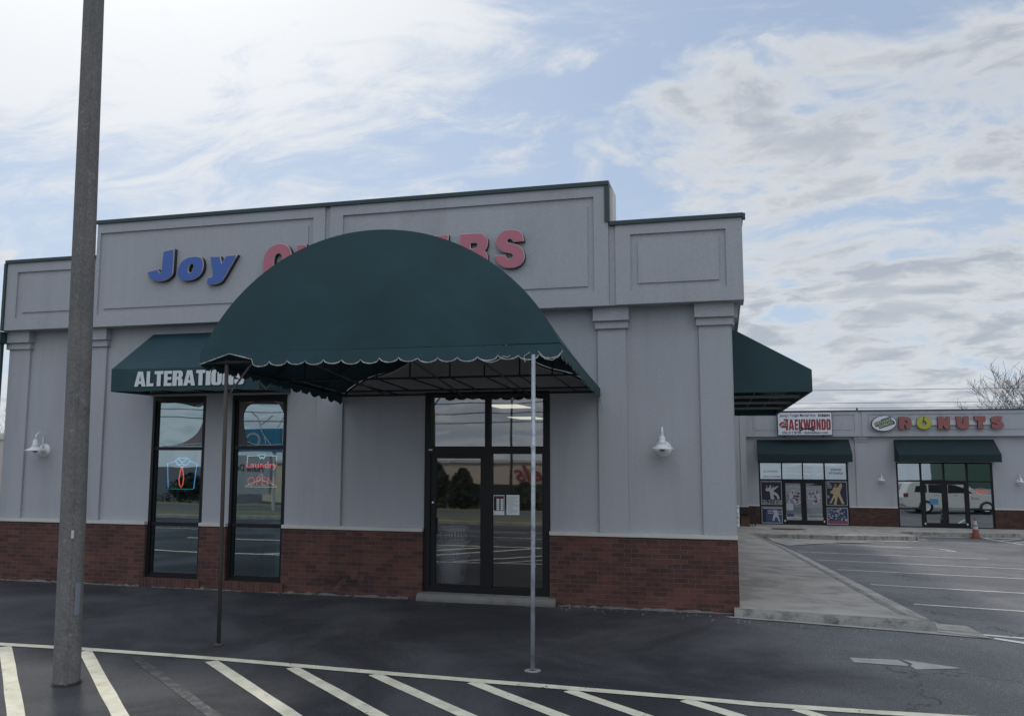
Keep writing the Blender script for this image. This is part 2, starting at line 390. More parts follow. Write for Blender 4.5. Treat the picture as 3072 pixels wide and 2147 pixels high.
def smooth_pts(pts, n=8):
    """closed outline: points with a third entry are corners, the others lie on a smooth curve"""
    out = []; N = len(pts)
    for i in range(N):
        p0, p1, p2, p3 = pts[i-1], pts[i], pts[(i+1) % N], pts[(i+2) % N]
        c1, c2 = len(p1) > 2, len(p2) > 2
        if c1 and c2: out.append(p1[:2]); continue
        a = Vector(p1[:2]); b = Vector(p2[:2])
        ta = (b-a)*.0 if c1 else (b-Vector(p0[:2]))*.5
        tb = (b-a)*.0 if c2 else (Vector(p3[:2])-a)*.5
        if c1: ta = (b-a)*1.5-tb*.5
        if c2: tb = (b-a)*1.5-ta*.5
        for k in range(n):
            t = k/n; t2 = t*t; t3 = t2*t
            q = a*(2*t3-3*t2+1)+ta*(t3-2*t2+t)+b*(-2*t3+3*t2)+tb*(t3-t2); out.append((q.x, q.y))
    return out
def curve_mesh(splines=None, body=None, extrude=0., bevel=0., bold=0., shear=0., spacing=1., res=4):
    if body is not None:
        cu = bpy.data.curves.new('t', 'FONT'); cu.body = body; cu.offset = bold; cu.shear = shear; cu.space_character = spacing
        cu.resolution_u = res
    else:
        cu = bpy.data.curves.new('t', 'CURVE'); cu.dimensions = '2D'
        for sp in splines:
            q = cu.splines.new('POLY'); q.points.add(len(sp)-1)
            for i, p in enumerate(sp): q.points[i].co = (p[0], p[1], 0, 1)
            q.use_cyclic_u = True
    cu.fill_mode = 'BOTH' if extrude or bevel else 'FRONT'
    cu.extrude = extrude; cu.bevel_depth = bevel; cu.bevel_resolution = 0
    ob = bpy.data.objects.new('t', cu); COL.objects.link(ob)
    dg = bpy.context.evaluated_depsgraph_get(); dg.update()
    me = bpy.data.meshes.new_from_object(ob.evaluated_get(dg)); bpy.data.objects.remove(ob); bpy.data.curves.remove(cu)
    return me
def place_flat(me, x0, x1, z0, z1, y, mats, name, parent=None, keep=False, tilt=0., face=1):
    """stand a flat mesh up in the plane Y=y, fitted to x0..x1, z0..z1 and facing the viewer (-Y)"""
    xs = [v.co.x for v in me.vertices]; ys = [v.co.y for v in me.vertices]
    if not xs: return None
    ax, bx, ay, by = min(xs), max(xs), min(ys), max(ys)
    sx = (x1-x0)/(bx-ax); sy = (z1-z0)/(by-ay)
    if keep: sx = sy = min(sx, sy)
    mx, mz = (x0+x1)/2, (z0+z1)/2
    for v in me.vertices:
        X = (v.co.x-(ax+bx)/2)*sx; Z = (v.co.y-(ay+by)/2)*sy
        if tilt: X, Z = X*math.cos(tilt)-Z*math.sin(tilt), X*math.sin(tilt)+Z*math.cos(tilt)
        v.co = (mx+X*face, y-v.co.z*face, mz+Z)
    me.materials.clear()
    if not isinstance(mats, (list, tuple)): mats = [mats]
    for m in mats: me.materials.append(m)
    me.update()
    if len(mats) == 3:
        for p in me.polygons:
            ny = abs(p.normal.y); p.material_index = 0 if ny > .9 else (1 if ny > .2 else 2)
    else:
        for p in me.polygons: p.material_index = 0
    return link(name, me, parent)
def text(body, x0, x1, z0, z1, y, mat, name='lettering', parent=None, bold=.0, shear=0., extrude=0., bevel=0., keep=False, spacing=1., tilt=0., face=1, res=3):
    return place_flat(curve_mesh(body=body, extrude=extrude, bevel=bevel, bold=bold, shear=shear, spacing=spacing, res=res), x0, x1, z0, z1, y, mat, name, parent, keep, tilt, face)

def grid_wall(mb, xs, zs, openings, yf, th, mi=0):
    zlo, zhi = min(zs), max(zs)
    xs = sorted(set(xs+[o[i] for o in openings for i in (0, 1)])); zs = sorted(set(zs+[o[i] for o in openings for i in (2, 3) if zlo < o[i] < zhi]))
    def hole(i, j):
        if i < 0 or j < 0 or i >= len(xs)-1 or j >= len(zs)-1: return True
        cx, cz = (xs[i]+xs[i+1])/2, (zs[j]+zs[j+1])/2
        return any(o[0] < cx < o[1] and o[2] < cz < o[3] for o in openings)
    yb = yf+th
    for i in range(len(xs)-1):
        for j in range(len(zs)-1):
            if hole(i, j): continue
            a, b, c, d = xs[i], xs[i+1], zs[j], zs[j+1]
            mb.add([(a,yf,c),(b,yf,c),(b,yf,d),(a,yf,d)], [(0,1,2,3)], mi); mb.add([(a,yb,c),(b,yb,c),(b,yb,d),(a,yb,d)], [(3,2,1,0)], mi)
            if hole(i-1, j): mb.add([(a,yf,c),(a,yf,d),(a,yb,d),(a,yb,c)], [(0,1,2,3)], mi)
            if hole(i+1, j): mb.add([(b,yf,c),(b,yb,c),(b,yb,d),(b,yf,d)], [(0,1,2,3)], mi)
            if hole(i, j-1): mb.add([(a,yf,c),(a,yb,c),(b,yb,c),(b,yf,c)], [(0,1,2,3)], mi)
            if hole(i, j+1): mb.add([(a,yf,d),(b,yf,d),(b,yb,d),(a,yb,d)], [(0,1,2,3)], mi)

def ring(mb, x0, x1, z0, z1, w_, y0, y1, wt=None, wb=None):
    wt = w_ if wt is None else wt; wb = w_ if wb is None else wb
    mb.box(x0, x0+w_, y0, y1, z0, z1); mb.box(x1-w_, x1, y0, y1, z0, z1)
    mb.box(x0+w_, x1-w_, y0, y1, z1-wt, z1); mb.box(x0+w_, x1-w_, y0, y1, z0, z0+wb)

# ------------------------------------------------------------------ ground
def sheet(name, xs, ys, hf, mat, off=0., parent=None):
    mb = MB(); n = len(xs)
    for Y in ys:
        for X in xs: mb.v.append((X, Y, hf(X, Y)+off))
    for j in range(len(ys)-1):
        for i in range(n-1): mb.f.append((j*n+i, j*n+i+1, (j+1)*n+i+1, (j+1)*n+i)); mb.mi.append(0)
    return mb.build(name, mat, parent)
tag(sheet('asphalt_ground', [-300,-120,-60,-30,-13]+list(range(-11, 13))+[20,40,100,300], [-300,-160,-90,-75,-60,-40,-28,-20,-14,-11,-8]+list(range(-7, 31))+[40,60,120,300], g, ASPH), kind='structure')
GRASS = pmat('dry_grass', (.17, .15, .075), 1., var=.35, vscale=.6, grain=.3, gscale=20, bump=.8, bscale=30, col2=(.10, .12, .045), c2scale=.35)
def strip(name, X0, X1, Y0, Y1, mat, off, dx=2., dy=2.):
    nx = max(1, int((X1-X0)/dx)); ny = max(1, int(abs(Y1-Y0)/dy))
    return sheet(name, [X0+(X1-X0)*i/nx for i in range(nx+1)], [Y0+(Y1-Y0)*i/ny for i in range(ny+1)], g, mat, off)
tag(strip('grass_verge', -90, 60, -25, -18.3, GRASS, .10, 10), kind='structure')
kb = MB()
for i in range(30):
    X0 = -90+5*i; z = g(0, -18.2); kb.box(X0, X0+4.99, -18.3, -18.1, z-.1, z+.13)
tag(kb.build('verge_kerb', CONC), kind='structure')
tag(strip('far_grass', -160, 120, -60, -36, GRASS, .05, 20, 6), kind='structure')
tag(strip('road', -160, 120, -36, -25, pmat('road_grey', (.10, .10, .10), .85, grain=.2), .03, 20), kind='structure')
tag(sheet('back_grass', [-200, -60, 0, 60, 200], [34, 60, 200], lambda a, b: -1.28, GRASS), kind='structure')

def paint_line(name, pts, w_, mat, off=.006, seg=.5):
    """a painted stripe laid on the asphalt along a polyline"""
    mb = MB()
    P_ = []
    for a, b in zip(pts, pts[1:]):
        a = Vector(a); b = Vector(b); n = max(1, int((b-a).length/seg))
        for k in range(n): P_.append(a.lerp(b, k/n))
    P_.append(Vector(pts[-1])); rnd = random.Random(len(P_)*7+int(abs(P_[0].x)*10))
    for i, p in enumerate(P_):
        d = (P_[min(i+1, len(P_)-1)]-P_[max(i-1, 0)]).normalized(); nrm = Vector((-d.y, d.x))
        for s_ in (-1, 1):
            q = p+nrm*s_*(w_/2+rnd.uniform(-.004, .004)); mb.v.append((q.x, q.y, g(q.x, q.y)+off))
    for i in range(len(P_)-1): mb.f.append((2*i, 2*i+2, 2*i+3, 2*i+1)); mb.mi.append(0)
    return tag(mb.build(name, mat), kind='structure')
main = [(-14, -4.36), (-8.6, -4.14), (-7.4, -4.10), (-5.6, -4.12), (-3.4, -4.23), (-1.5, -4.29), (.15, -4.36), (1.2, -4.23), (2.4, -4.05), (6, -3.55)]
paint_line('hatch_border_line', main, .125, PAINT, .008)
paint_line('hatch_border_line', [(-14, -6.95), (-7, -6.95), (0, -7.05), (6, -7.0)], .125, PAINT, .008)
for (x, y, ex, ey) in ((-10.1, -4.25, -7.5, -6.85), (-8.44, -4.22, -5.58, -6.9), (-7.36, -4.17, -4.4, -6.95), (-5.66, -4.22, -2.35, -6.95), (-4.66, -4.25, -1.35, -6.98), (-3.70, -4.28, -.25, -7.0),
                       (-2.62, -4.31, .8, -7.0), (-1.63, -4.36, 1.8, -7.0), (-.52, -4.40, 2.9, -7.0), (.47, -4.38, 3.9, -7.0), (1.5, -4.25, 4.9, -7.0)):
    paint_line('hatch_stripe', [(x, y), (ex, ey)], .135, PAINT, .005)
paint_line('faded_stripe', [(-6.6, -4.28), (-4.3, -6.05)], .11, PAINTG, .004)
for Y, xe in ((2.83, 7.6), (5.85, 7.6), (9.2, 7.6), (12.15, 7.55), (15.4, 7.45)):
    xs_ = 2.9-.065*(Y-2.8)
    paint_line('parking_line', [(xs_, Y-.03), (xe, Y+.05)], .10, PAINTW)
paint_line('parking_line', [(3.1, 20.6), (7.3, 18.4)], .10, PAINTW, .007)
paint_line('parking_line', [(3.4, 20.9), (7.05, 19.7), (7.3, 18.4)], .10, PAINTW, .009)
paint_line('parking_line', [(3.9, 20.45), (6.2, 19.7)], .10, PAINTW, .007)
paint_line('parking_line', [(3.15, -.17), (3.6, -.19), (7.5, -.3)], .10, PAINTW)
paint_line('parking_line', [(3.22, -.36), (3.5, -.50), (6.5, -1.9)], .12, PAINTW, .008)
paint_line('parking_line', [(10.2, 26.0), (10.9, 23.8), (12, 21)], .10, PAINTW)
paint_line('parking_line', [(10.75, 24.3), (12.5, 26.2)], .10, PAINTW, .008)
paint_line('parking_line', [(10.55, 25.1), (11.6, 26.0)], .10, PAINTW, .008)
for (a, b) in (((-9, -10.6), (-3.5, -9.4)), ((-14, -14.5), (-5, -12.6)), ((-3, -12.4), (6, -11)), ((-30, -12), (-14.5, -10))):
    paint_line('parking_line', [a, b], .11, PAINTW)
ar = MB()
for poly in (((1.225,-2.15),(1.76,-2.06),(1.83,-2.26),(1.80,-2.32),(1.25,-2.36)), ((1.80,-2.02),(2.39,-2.20),(1.87,-2.45),(1.84,-2.31),(1.88,-2.20))):
    ar.add([(a, b, g(a, b)+.006) for a, b in poly], [tuple(range(len(poly)))])
tag(ar.build('painted_arrow', PAINTA), kind='structure')

# side walk beside the shop and in front of the far wing
def curb_x(Y):
    P_ = [(-.12, 2.60), (.35, 2.36), (2.85, 2.22), (9., 1.90), (14.6, 1.62), (23.8, .94)]
    for (a, b), (c, d) in zip(P_, P_[1:]):
        if Y <= c: return b+(d-b)*(Y-a)/(c-a)
    return .94
wb = MB(); kbm = MB(); gt = MB()
YS = [-.10, .0, .15, .35, 1.5, 2.85, 5, 7, 9, 11.8, 14.6, 17, 20, 22, 23.8]
JO = {2.85, 7, 11.8, 17}
for a, b in zip(YS, YS[1:]):
    xa, xb = curb_x(a)-.15, curb_x(b)-.15
    a2 = a+(.012 if a in JO else 0)
    wb.add([(-.02, a2, sw(0, a2)), (xa, a2, sw(xa, a2)), (xb, b, sw(xb, b)), (-.02, b, sw(0, b))], [(0,1,2,3)])
    for k, (Y, xk) in enumerate(((a2, xa), (b, xb))):
        z = sw(xk, Y); zb = g(xk, Y)-.05
        kbm.v += [(xk+.008, Y, z-.03), (xk+.008, Y, z), (xk+.12, Y, z), (xk+.15, Y, z-.03), (xk+.18, Y, zb)]
        gt.v += [(xk+.17, Y, g(xk, Y)+.012), (xk+.56+(.15 if Y < .2 else 0), Y, g(xk+.55, Y)+.006)]
    n = len(kbm.v)-10
    for q in range(4): kbm.f.append((n+q, n+q+1, n+q+6, n+q+5)); kbm.mi.append(0)
    n = len(gt.v)-4; gt.f.append((n, n+1, n+3, n+2)); gt.mi.append(0)
tag(wb.build('side_walk', CONC), kind='structure')
tag(kbm.build('side_kerb', CONCD), kind='structure'); tag(gt.build('side_gutter', CONC), kind='structure')
# nose of the kerb at the front end
nk = MB(); xs_ = [-.02+i*.13 for i in range(19)]+[2.42, 2.52, 2.585]
prof = lambda x: [(-.10, sw(x, 0)), (-.19, sw(x, 0)-.004), (-.225, sw(x, 0)-.025), (-.245, sw(x, 0)-.06), (-.27, g(x, 0)-.05)]
for i, x in enumerate(xs_):
    back = .12 if x > 2.45 else 0.
    ek = max(0, (x-2.42))/.165
    for (Y, z) in prof(x): nk.v.append((x, Y+ek*ek*.08, z-ek*.004))
for i in range(len(xs_)-1):
    for q in range(4): nk.f.append((i*5+q, i*5+q+1, i*5+q+6, i*5+q+5)); nk.mi.append(0)
n = len(xs_)*5-5; x = xs_[-1]
nk.add([nk.v[n+q] for q in range(5)]+[(x, .0, g(x, 0)-.05), (x, .0, sw(x, 0))], [(0,1,2,3,4,5,6)])
tag(nk.build('front_kerb', CONCD), kind='structure')
fg = MB()
pts = [(-.1, -.26), (.7, -.26), (1.4, -.26), (2.1, -.25), (2.62, -.2), (3.1, -.2)]; pto = [(-.1, -.33), (.7, -.34), (1.4, -.36), (2.1, -.38), (2.62, -.40), (3.17, -.43)]
for p in pts+pto: fg.v.append((p[0], p[1], g(*p)+.010))
for i in range(5): fg.f.append((i, i+1, i+7, i+6)); fg.mi.append(0)
fg.add([(a, b, g(a, b)+.016) for a, b in ((2.58, -.25), (3.17, -.435), (3.10, .45), (2.50, .45))], [(0,1,2,3)])
tag(fg.build('front_gutter', CONC), kind='structure')
ap = MB()
poly = [(1.5, 23.75), (1.62, 20.5), (1.98, 18.4), (3.35, 20.5), (5.5, 22.6)]
ap.add([(a, b, g(a, b)+.02) for a, b in poly], [(0,1,2,3,4)])
tag(ap.build('concrete_apron', CONC), kind='structure')
# walk in front of the far wing, with a rounded peninsula
WZ = -1.12
fwk = MB()
pen = [(-.02, 23.8), (.94, 23.8), (2.5, 23.85), (4.3, 23.9), (6.3, 24.15), (6.9, 24.2), (7.25, 24.35), (7.4, 24.65), (7.3, 25.0), (6.9, 25.5), (7.0, 26.2), (9.6, 26.3)]
rest = [(11.6, 26.4), (13.2, 26.5), (26, 26.6), (26, 28.6), (-.02, 28.6)]
fwk.prism([(a, b) for a, b in pen+rest], g(0, 25)-.1, WZ)
fo = tag(fwk.build('far_walk', [CONC]), kind='structure')
kf = MB()
for a, b in zip(pen[1:], pen[2:]+[rest[0]]):
    va, vb = Vector(a), Vector(b); d = (vb-va).normalized(); nn = Vector((d.y, -d.x))
    ps_ = [(va, 0.), (vb, 0.), (vb+nn*.05, 0.), (va+nn*.05, 0.)]
    kf.add([(va.x, va.y, WZ+.004), (vb.x, vb.y, WZ+.004), (vb.x+nn.x*.05, vb.y+nn.y*.05, WZ-.01), (va.x+nn.x*.05, va.y+nn.y*.05, WZ-.01),
            (vb.x+nn.x*.07, vb.y+nn.y*.07, -1.36), (va.x+nn.x*.07, va.y+nn.y*.07, -1.36)], [(0,1,2,3), (3,2,4,5)])
    kf.add([(va.x+nn.x*.06, va.y+nn.y*.06, -1.288), (vb.x+nn.x*.06, vb.y+nn.y*.06, -1.288), (vb.x+nn.x*.42, vb.y+nn.y*.42, -1.29), (va.x+nn.x*.42, va.y+nn.y*.42, -1.29)], [(0,1,2,3)], 1)
tag(kf.build('far_kerb', [CONCD, CONC]), kind='structure')
jt = MB()
for a, b in (((1.05, 23.9), (1.1, 28.2)), ((3.1, 23.9), (3.0, 28.2)), ((5.3, 24.1), (5.3, 28.2))): jt.box(a[0]-.012, a[0]+.012, a[1], b[1], WZ-.02, WZ+.003)
tag(jt.build('walk_joint', CONCD), kind='structure')
random.seed(4)
dp = MB(); cp = (2.5, 26.1)
po = []
for k in range(28):
    a = 2*math.pi*k/28; po.append((cp[0]+.72*math.cos(a)*random.uniform(.85, 1.1), cp[1]+.28*math.sin(a)*random.uniform(.8, 1.15)))
dp.prism(po, WZ-.02, WZ+.02)
tag(dp.build('soil_patch', pmat('soil', (.075, .055, .04), 1., var=.4, vscale=6, bump=1., bscale=40)), kind='structure')

# ------------------------------------------------------------------ main shop building
shop = thing('shop_building', 'grey stucco corner shop with red brick base, stepped parapet and dark window frames', 'shop', (-6.4, 0, 0))
OW = [(-9.80, -8.74, .155, 3.25), (-8.23, -7.19, .155, 3.25), (-4.735, -2.695, .12, 3.235)]
mb = MB(); grid_wall(mb, [-12.9, 0.0], [1.09, 4.6], OW, 0., .22); mb.build_each('front_wall', STUCCO, shop)
mb = MB(); grid_wall(mb, [-12.95, 0.05], [-.1, 1.045], [(-9.80, -8.74, .155, 2.), (-8.23, -7.19, .155, 2.), (-4.735, -2.695, -.2, 2.)], -.06, .24); mb.build_each('brick_base', BRICK, shop)
mb = MB()
for a, b in ((-12.96, -9.80), (-8.74, -8.23), (-7.19, -4.735), (-2.695, .06)): mb.box(a, b, -.085, .1, 1.045, 1.10)
mb.build_each('stone_ledge', LEDGE, shop)
mb = MB()
for a, b in ((-9.86, -8.68), (-8.29, -7.13)): mb.box(a, b, -.085, .05, .0, .15)
mb.build_each('rowlock_sill', ROWLOCK, shop)
# rough mortar fillet where asphalt meets the brick
random.seed(8); mb = MB(); x = -12.95; prev = None
while x < .05:
    hgt = random.uniform(.01, .05); dp_ = random.uniform(.015, .06); cur = [(x, -.055, hgt+.0), (x, -.06-dp_, .004)]
    if prev and not (-4.9 < x < -2.55): mb.add([prev[0], cur[0], cur[1], prev[1]], [(0,1,2,3)])
    prev = cur; x += random.uniform(.04, .12)
mb.build_each('mortar_fillet', pmat('tar_mortar', (.16, .155, .15), .95, var=.5, vscale=9, bump=.8, bscale=50, col2=(.03, .03, .03), c2scale=6), shop)
PIL = [(-12.9, -12.44), (-11.23, -10.78), (-6.62, -6.16), (-1.935, -1.50), (-.42, .04)]
for a, b in PIL:
    mb = MB(); mb.box(a, b, -.05, .02, 1.10, 4.19); p = mb.build('pilaster', STUCCO, shop, bevel=.006)
    c = MB(); c.box(a-.035, b+.035, -.095, .02, 4.16, 4.275); c.box(a-.055, b+.055, -.15, .02, 4.275, 4.50); c.build('capital', STUCCO, p, bevel=.006)
# side corner: capitals wrap round
mb = MB(); mb.box(0., .06, .0, .5, 1.10, 4.19); mb.box(0., .10, .0, .53, 4.16, 4.275); mb.box(0., .15, .0, .56, 4.275, 4.5); mb.build('pilaster', STUCCO, shop)
def parapet(x0, x1, z0, z1, rx0, rx1, rz0, rz1, px0, px1, pz0, pz1, fx0=None, fx1=None, yb=.24):
    fx0 = x0 if fx0 is None else fx0; fx1 = x1 if fx1 is None else fx1
    m = MB(); m.box(x0, x1, -.245, yb, z0, z1)
    for bx in ((fx0, rx0, z0, z1), (rx1, fx1, z0, z1), (rx0, rx1, rz1, z1), (rx0, rx1, z0, rz0)):
        m.box(bx[0], bx[1], -.28, -.24, bx[2], bx[3])
    m.box(px0, px1, -.268, -.24, pz0, pz1)
    return m.build('parapet_panel', STUCCO, shop)
parapet(-12.83, -10.912, 4.49, 5.73, -12.6, -11.22, 4.71, 5.56, -12.475, -11.35, 4.81, 5.44, fx1=-10.99)
parapet(-10.91, -6.39, 4.485, 6.345, -10.84, -6.655, 4.70, 6.18, -10.72, -6.75, 4.805, 6.05, fx1=-6.44)
parapet(-6.388, -1.72, 4.485, 6.345, -6.116, -1.94, 4.70, 6.18, -6.0, -2.04, 4.795, 6.045, fx0=-6.345)
parapet(-1.718, .24, 4.49, 5.71, -1.39, .005, 4.70, 5.555, -1.28, -.10, 4.805, 5.44, fx0=-1.615)
mb = MB()
mb.box(-10.93, -1.70, -.315, .27, 6.347, 6.41); mb.box(-1.772, -1.70, -.30, -.22, 5.77, 6.345); mb.box(-1.699, .26, -.315, .27, 5.712, 5.772)
mb.box(-12.86, -10.935, -.315, .27, 5.732, 5.79); mb.box(-12.885, -12.832, -.31, .2, 4.48, 5.73)
mb.build('coping', COPE, shop)
mb = MB(); mb.box(-1.718, -1.66, -.2, .24, 5.775, 6.33); mb.build('parapet_return', pmat('sunlit_tone_panel', (.62, .62, .6), .6), shop)  # parapet end coloured paler than the stucco, the sunlight painted in
mb = MB(); mb.box(-.1, .0, .23, 28.2, -1.4, 4.6); mb.box(-12.9, -12.8, .23, 28., -1.4, 4.6); mb.box(-12.8, -.1, 27.9, 28., -1.4, 4.6); mb.build('side_wall', STUCCO, shop)
mb = MB(); mb.box(0.002, .06, .0, 28., -1.3, 1.0); mb.build('side_brick', BRICK, shop)
mb = MB(); mb.box(-.05, .2, .25, 28., 4.49, 5.5); mb.build('side_parapet', STUCCO, shop)
mb = MB(); mb.box(-12.85, -.1, .24, 27.9, 4.5, 4.6); mb.build('roof', DARKW, shop)
mb = MB(); mb.box(-13.02, -12.87, -.30, -.10, 4.26, 4.47); mb.box(-12.97, -12.92, -.22, -.16, -.05, 4.26)
mb.build('downspout', COPE, shop)
mb = MB(); mb.box(.262, .30, .0, .07, 5.76, 5.85); mb.build('coping_end', COPE, shop)
# interior seen through the glass
FLOOR = pmat('floor_tile', (.20, .20, .19), .5, var=.2); INW = pmat('inner_wall', (.30, .31, .31), .8); CEIL = pmat('ceiling_tile', (.30, .31, .32), .9)
mb = MB(); mb.box(-12.7, -.12, .24, 9., .0, .12); mb.build('shop_floor', FLOOR, shop)
mb = MB(); mb.box(-12.7, -.12, .24, 9., 3.3, 3.34); mb.build('shop_ceiling', CEIL, shop)
mb = MB(); mb.box(-12.7, -.12, 9., 9.1, .1, 3.3); mb.box(-6.1, -6.0, .24, 5., .1, 3.3); mb.box(-4.1, -3.2, 5., 5.5, .1, 1.1); mb.build_each('inner_wall', INW, shop)
def window(x0, x1, bars, glass):
    m = MB(); ring(m, x0, x1, .155, 3.25, .05, .0, .12, .075, .05)
    ring(m, x0+.05, x1-.05, .205, 3.175, .035, .04, .10)
    for z in bars: m.box(x0+.05, x1-.05, .02, .10, z-.03, z+.03)
    fr = m.build('window', FRAME, shop); lo = .24
    zz = [.235]+[b for b in bars]+[3.15]
    for a, b in zip(zz, zz[1:]):
        q = MB(); q.add([(x0+.08, .07, a), (x1-.08, .07, a), (x1-.08, .07, b), (x0+.08, .07, b)], [(0,1,2,3)]); q.build('pane', glass, fr)
    return fr
w1 = window(-9.80, -8.74, (1.055, 2.345), GLASS); w2 = window(-8.23, -7.19, (1.065, 2.36), GLASS)
# torn sun film hanging in the upper panes
FILM = pmat('torn_film', (.16, .16, .17), .5, var=.25, vscale=5); FILMD = pmat('dark_film', (.03, .032, .035), .4, var=.3, vscale=8)
def film(pts, mat, par, y=.062):
    m = curve_mesh([smooth_pts(pts)]); xs = [v.co.x for v in m.vertices]; zs = [v.co.y for v in m.vertices]
    return place_flat(m, min(xs), max(xs), min(zs), max(zs), y, mat, 'torn_film', par)
film([(-9.60,2.385,1),(-9.45,2.395),(-9.2,2.45),(-9.0,2.56),(-8.9,2.67),(-8.825,2.83,1),(-8.825,2.385,1)], FILM, w1)
film([(-9.71,3.17,1),(-9.45,3.145),(-9.2,3.11),(-9.0,3.065),(-8.9,3.07),(-8.825,3.12,1),(-8.825,3.17,1)], FILMD, w1)
film([(-8.14,3.14,1),(-7.75,3.13,1),(-7.95,3.08),(-8.03,2.98),(-8.05,2.85),(-8.02,2.62),(-7.97,2.50),(-7.90,2.40,1),(-8.14,2.40,1)], FILMD, w2)
film([(-7.42,3.15,1),(-7.275,3.15,1),(-7.275,2.88,1),(-7.31,2.98)], FILMD, w2)
film([(-8.14,3.17,1),(-7.275,3.17,1),(-7.275,3.09,1),(-7.7,3.10),(-8.14,3.085,1)], FILMD, w2, .055)
mb = MB(); rndm = random.Random(5)
for pts_ in ([(-7.9,2.97),(-7.78,2.86),(-7.72,2.70),(-7.63,2.55),(-7.60,2.42)], [(-7.72,2.74),(-7.6,2.82),(-7.5,2.9)], [(-7.62,2.55),(-7.55,2.46),(-7.5,2.41)],
             [(-7.28,2.9),(-7.35,2.78),(-7.40,2.70)], [(-7.95,2.46),(-7.8,2.41),(-7.5,2.405),(-7.3,2.42)], [(-8.0,3.12),(-7.8,3.15),(-7.5,3.15),(-7.3,3.10)]):
    mb.tube([(a, .05, b) for a, b in pts_], .0045, 4)
mb.build_each('film_crease', pmat('film_edge', (.62, .66, .68), .4), w2)
mb = MB(); mb.tube([(-9.6,.05,2.385),(-9.2,.05,2.41),(-8.83,.05,2.43)], .008, 4); mb.tube([(-9.0,.05,3.07),(-8.88,.05,3.10),(-8.83,.05,3.14)], .007, 4); mb.build_each('film_crease', MATS['film_edge'], w1)
# entrance
m = MB(); ring(m, -4.73, -2.70, .13, 3.23, .10, -.02, .12, .055, .09)
m.box(-3.735, -3.655, -.015, .10, 2.38, 3.175); m.box(-4.63, -2.80, -.018, .115, 2.26, 2.38); m.box(-3.72, -3.625, -.012, .10, .22, 2.26); m.box(-2.82, -2.80, 0, .08, .22, 2.26)
ent = m.build('entrance_frame', FRAME, shop)
for x0, x1, z0, z1 in ((-4.63, -3.735, 2.38, 3.175), (-3.655, -2.80, 2.38, 3.175), (-3.625, -2.80, .24, 2.26)):
    q = MB(); q.add([(x0, .05, z0), (x1, .05, z0), (x1, .05, z1), (x0, .05, z1)], [(0,1,2,3)]); q.build('pane', GLASSD, ent)
m = MB(); ring(m, -4.628, -3.722, .14, 2.258, .085, .0, .05, .07, .11); dr = m.build('shop_door', FRAME, shop)
q = MB(); q.add([(-4.543, .03, .25), (-3.807, .03, .25), (-3.807, .03, 2.188), (-4.543, .03, 2.188)], [(0,1,2,3)]); q.build('pane', GLASSD, dr)
m = MB(); m.box(-4.60, -4.54, -.04, .0, 1.0, 1.26); m.build('door_pull', FRAME, dr)
m = MB(); m.lathe([(0, -.016), (.017, -.016), (.017, -.010)], (-4.585, 0, 1.50), 12, axis='y'); m.box(-4.66, -4.60, -.026, -.018, 2.315, 2.335); m.build_each('lock_cylinder', WHITE, dr)
m = MB()
m.prism([(-.16, -.06), (-.17, .05), (-.13, .105), (.03, .128), (.03, -.06)], -4.80, -2.60, axis='x'); m.build('door_step', pmat('worn_step', (.20, .195, .18), .9, var=.3, vscale=3, bump=.7, bscale=30, col2=(.15, .145, .14), c2scale=3), shop, bevel=.02)

# ------------------------------------------------------------------ notices, neon, interior objects
def card(name, x0, x1, z0, z1, y, mat, label, cat, group=None):
    t_ = thing(name, label, cat, ((x0+x1)/2, y, z0), group)
    q = MB(); q.box(x0, x1, y, y+.004, z0, z1); q.build('sheet', mat, t_); return t_
c1 = card('opening_hours_notice', -3.605, -3.43, 1.32, 1.625, .036, PAPER, 'opening hours notice with dark print, left of the two papers on the entrance glass', 'notice')
q = MB(); q.box(-3.597, -3.438, .0345, .0355, 1.385, 1.612); q.build('dark_print', INK, c1)
q = MB()
for k in range(6):
    z = 1.395+k*.030; q.box(-3.555, -3.51, .0325, .0335, z, z+.025); q.box(-3.49, -3.445, .0325, .0335, z, z+.025)
q.build_each('time_box', PAPER, c1)
RED = pmat('red_ink', (.45, .03, .04), .5)
text('OPEN HOURS', -3.57, -3.465, 1.585, 1.603, .0325, RED, 'heading', c1, bold=.02)
c2 = card('typed_notice', -3.395, -3.19, 1.325, 1.63, .036, PAPER, 'white typed letter in a clear sleeve, right of the two papers on the entrance glass', 'notice')
random.seed(3); q = MB()
for k in range(17):
    z = 1.60-k*.0155; q.box(-3.375, -3.21-random.choice((0, 0, .03, .08)), .0345, .0355, z, z+.004)
q.build('typed_line', pmat('grey_ink', (.28, .30, .34), .7), c2)
# neon shirt
NB_ = emis('neon_blue', (.14, .48, 1.), 1.4); NR = emis('neon_red', (1., .12, .07), 2.2); NC = emis('neon_teal', (.10, .42, .42), .8); NWT = emis('led_white', (.75, .85, .8), 1.9); NLR = emis('led_red', (1., .10, .12), 1.8); NLD = emis('led_dim_red', (.8, .06, .06), 1.3); NY = emis('led_yellow', (.8, .8, .4), .9)
def sx(c): return -9.57+(c-280)*.00146
def sz(c): return 2.185-(c-1005)*.00121
t_ = thing('neon_shirt_sign', 'blue and red neon sign shaped as a shirt with tie in the left window', 'neon sign', (-9.3, .15, 1.63))
def tub(name, pls, r, mat, par, fx, fz, y=.15, n=6):
    m = MB()
    for pl in pls: m.tube([(fx(a), y, fz(b)) for a, b in pl], r, n)
    return m.build_each(name, mat, par)
tub('shirt_outline', [[(305,1430),(283,1090),(390,1052)],[(590,1052),(685,1090),(665,1300),(655,1440)]], .0065, NB_, t_, sx, sz)
tub('hem', [[(345,1450),(640,1452),(655,1440)]], .0065, NC, t_, sx, sz)
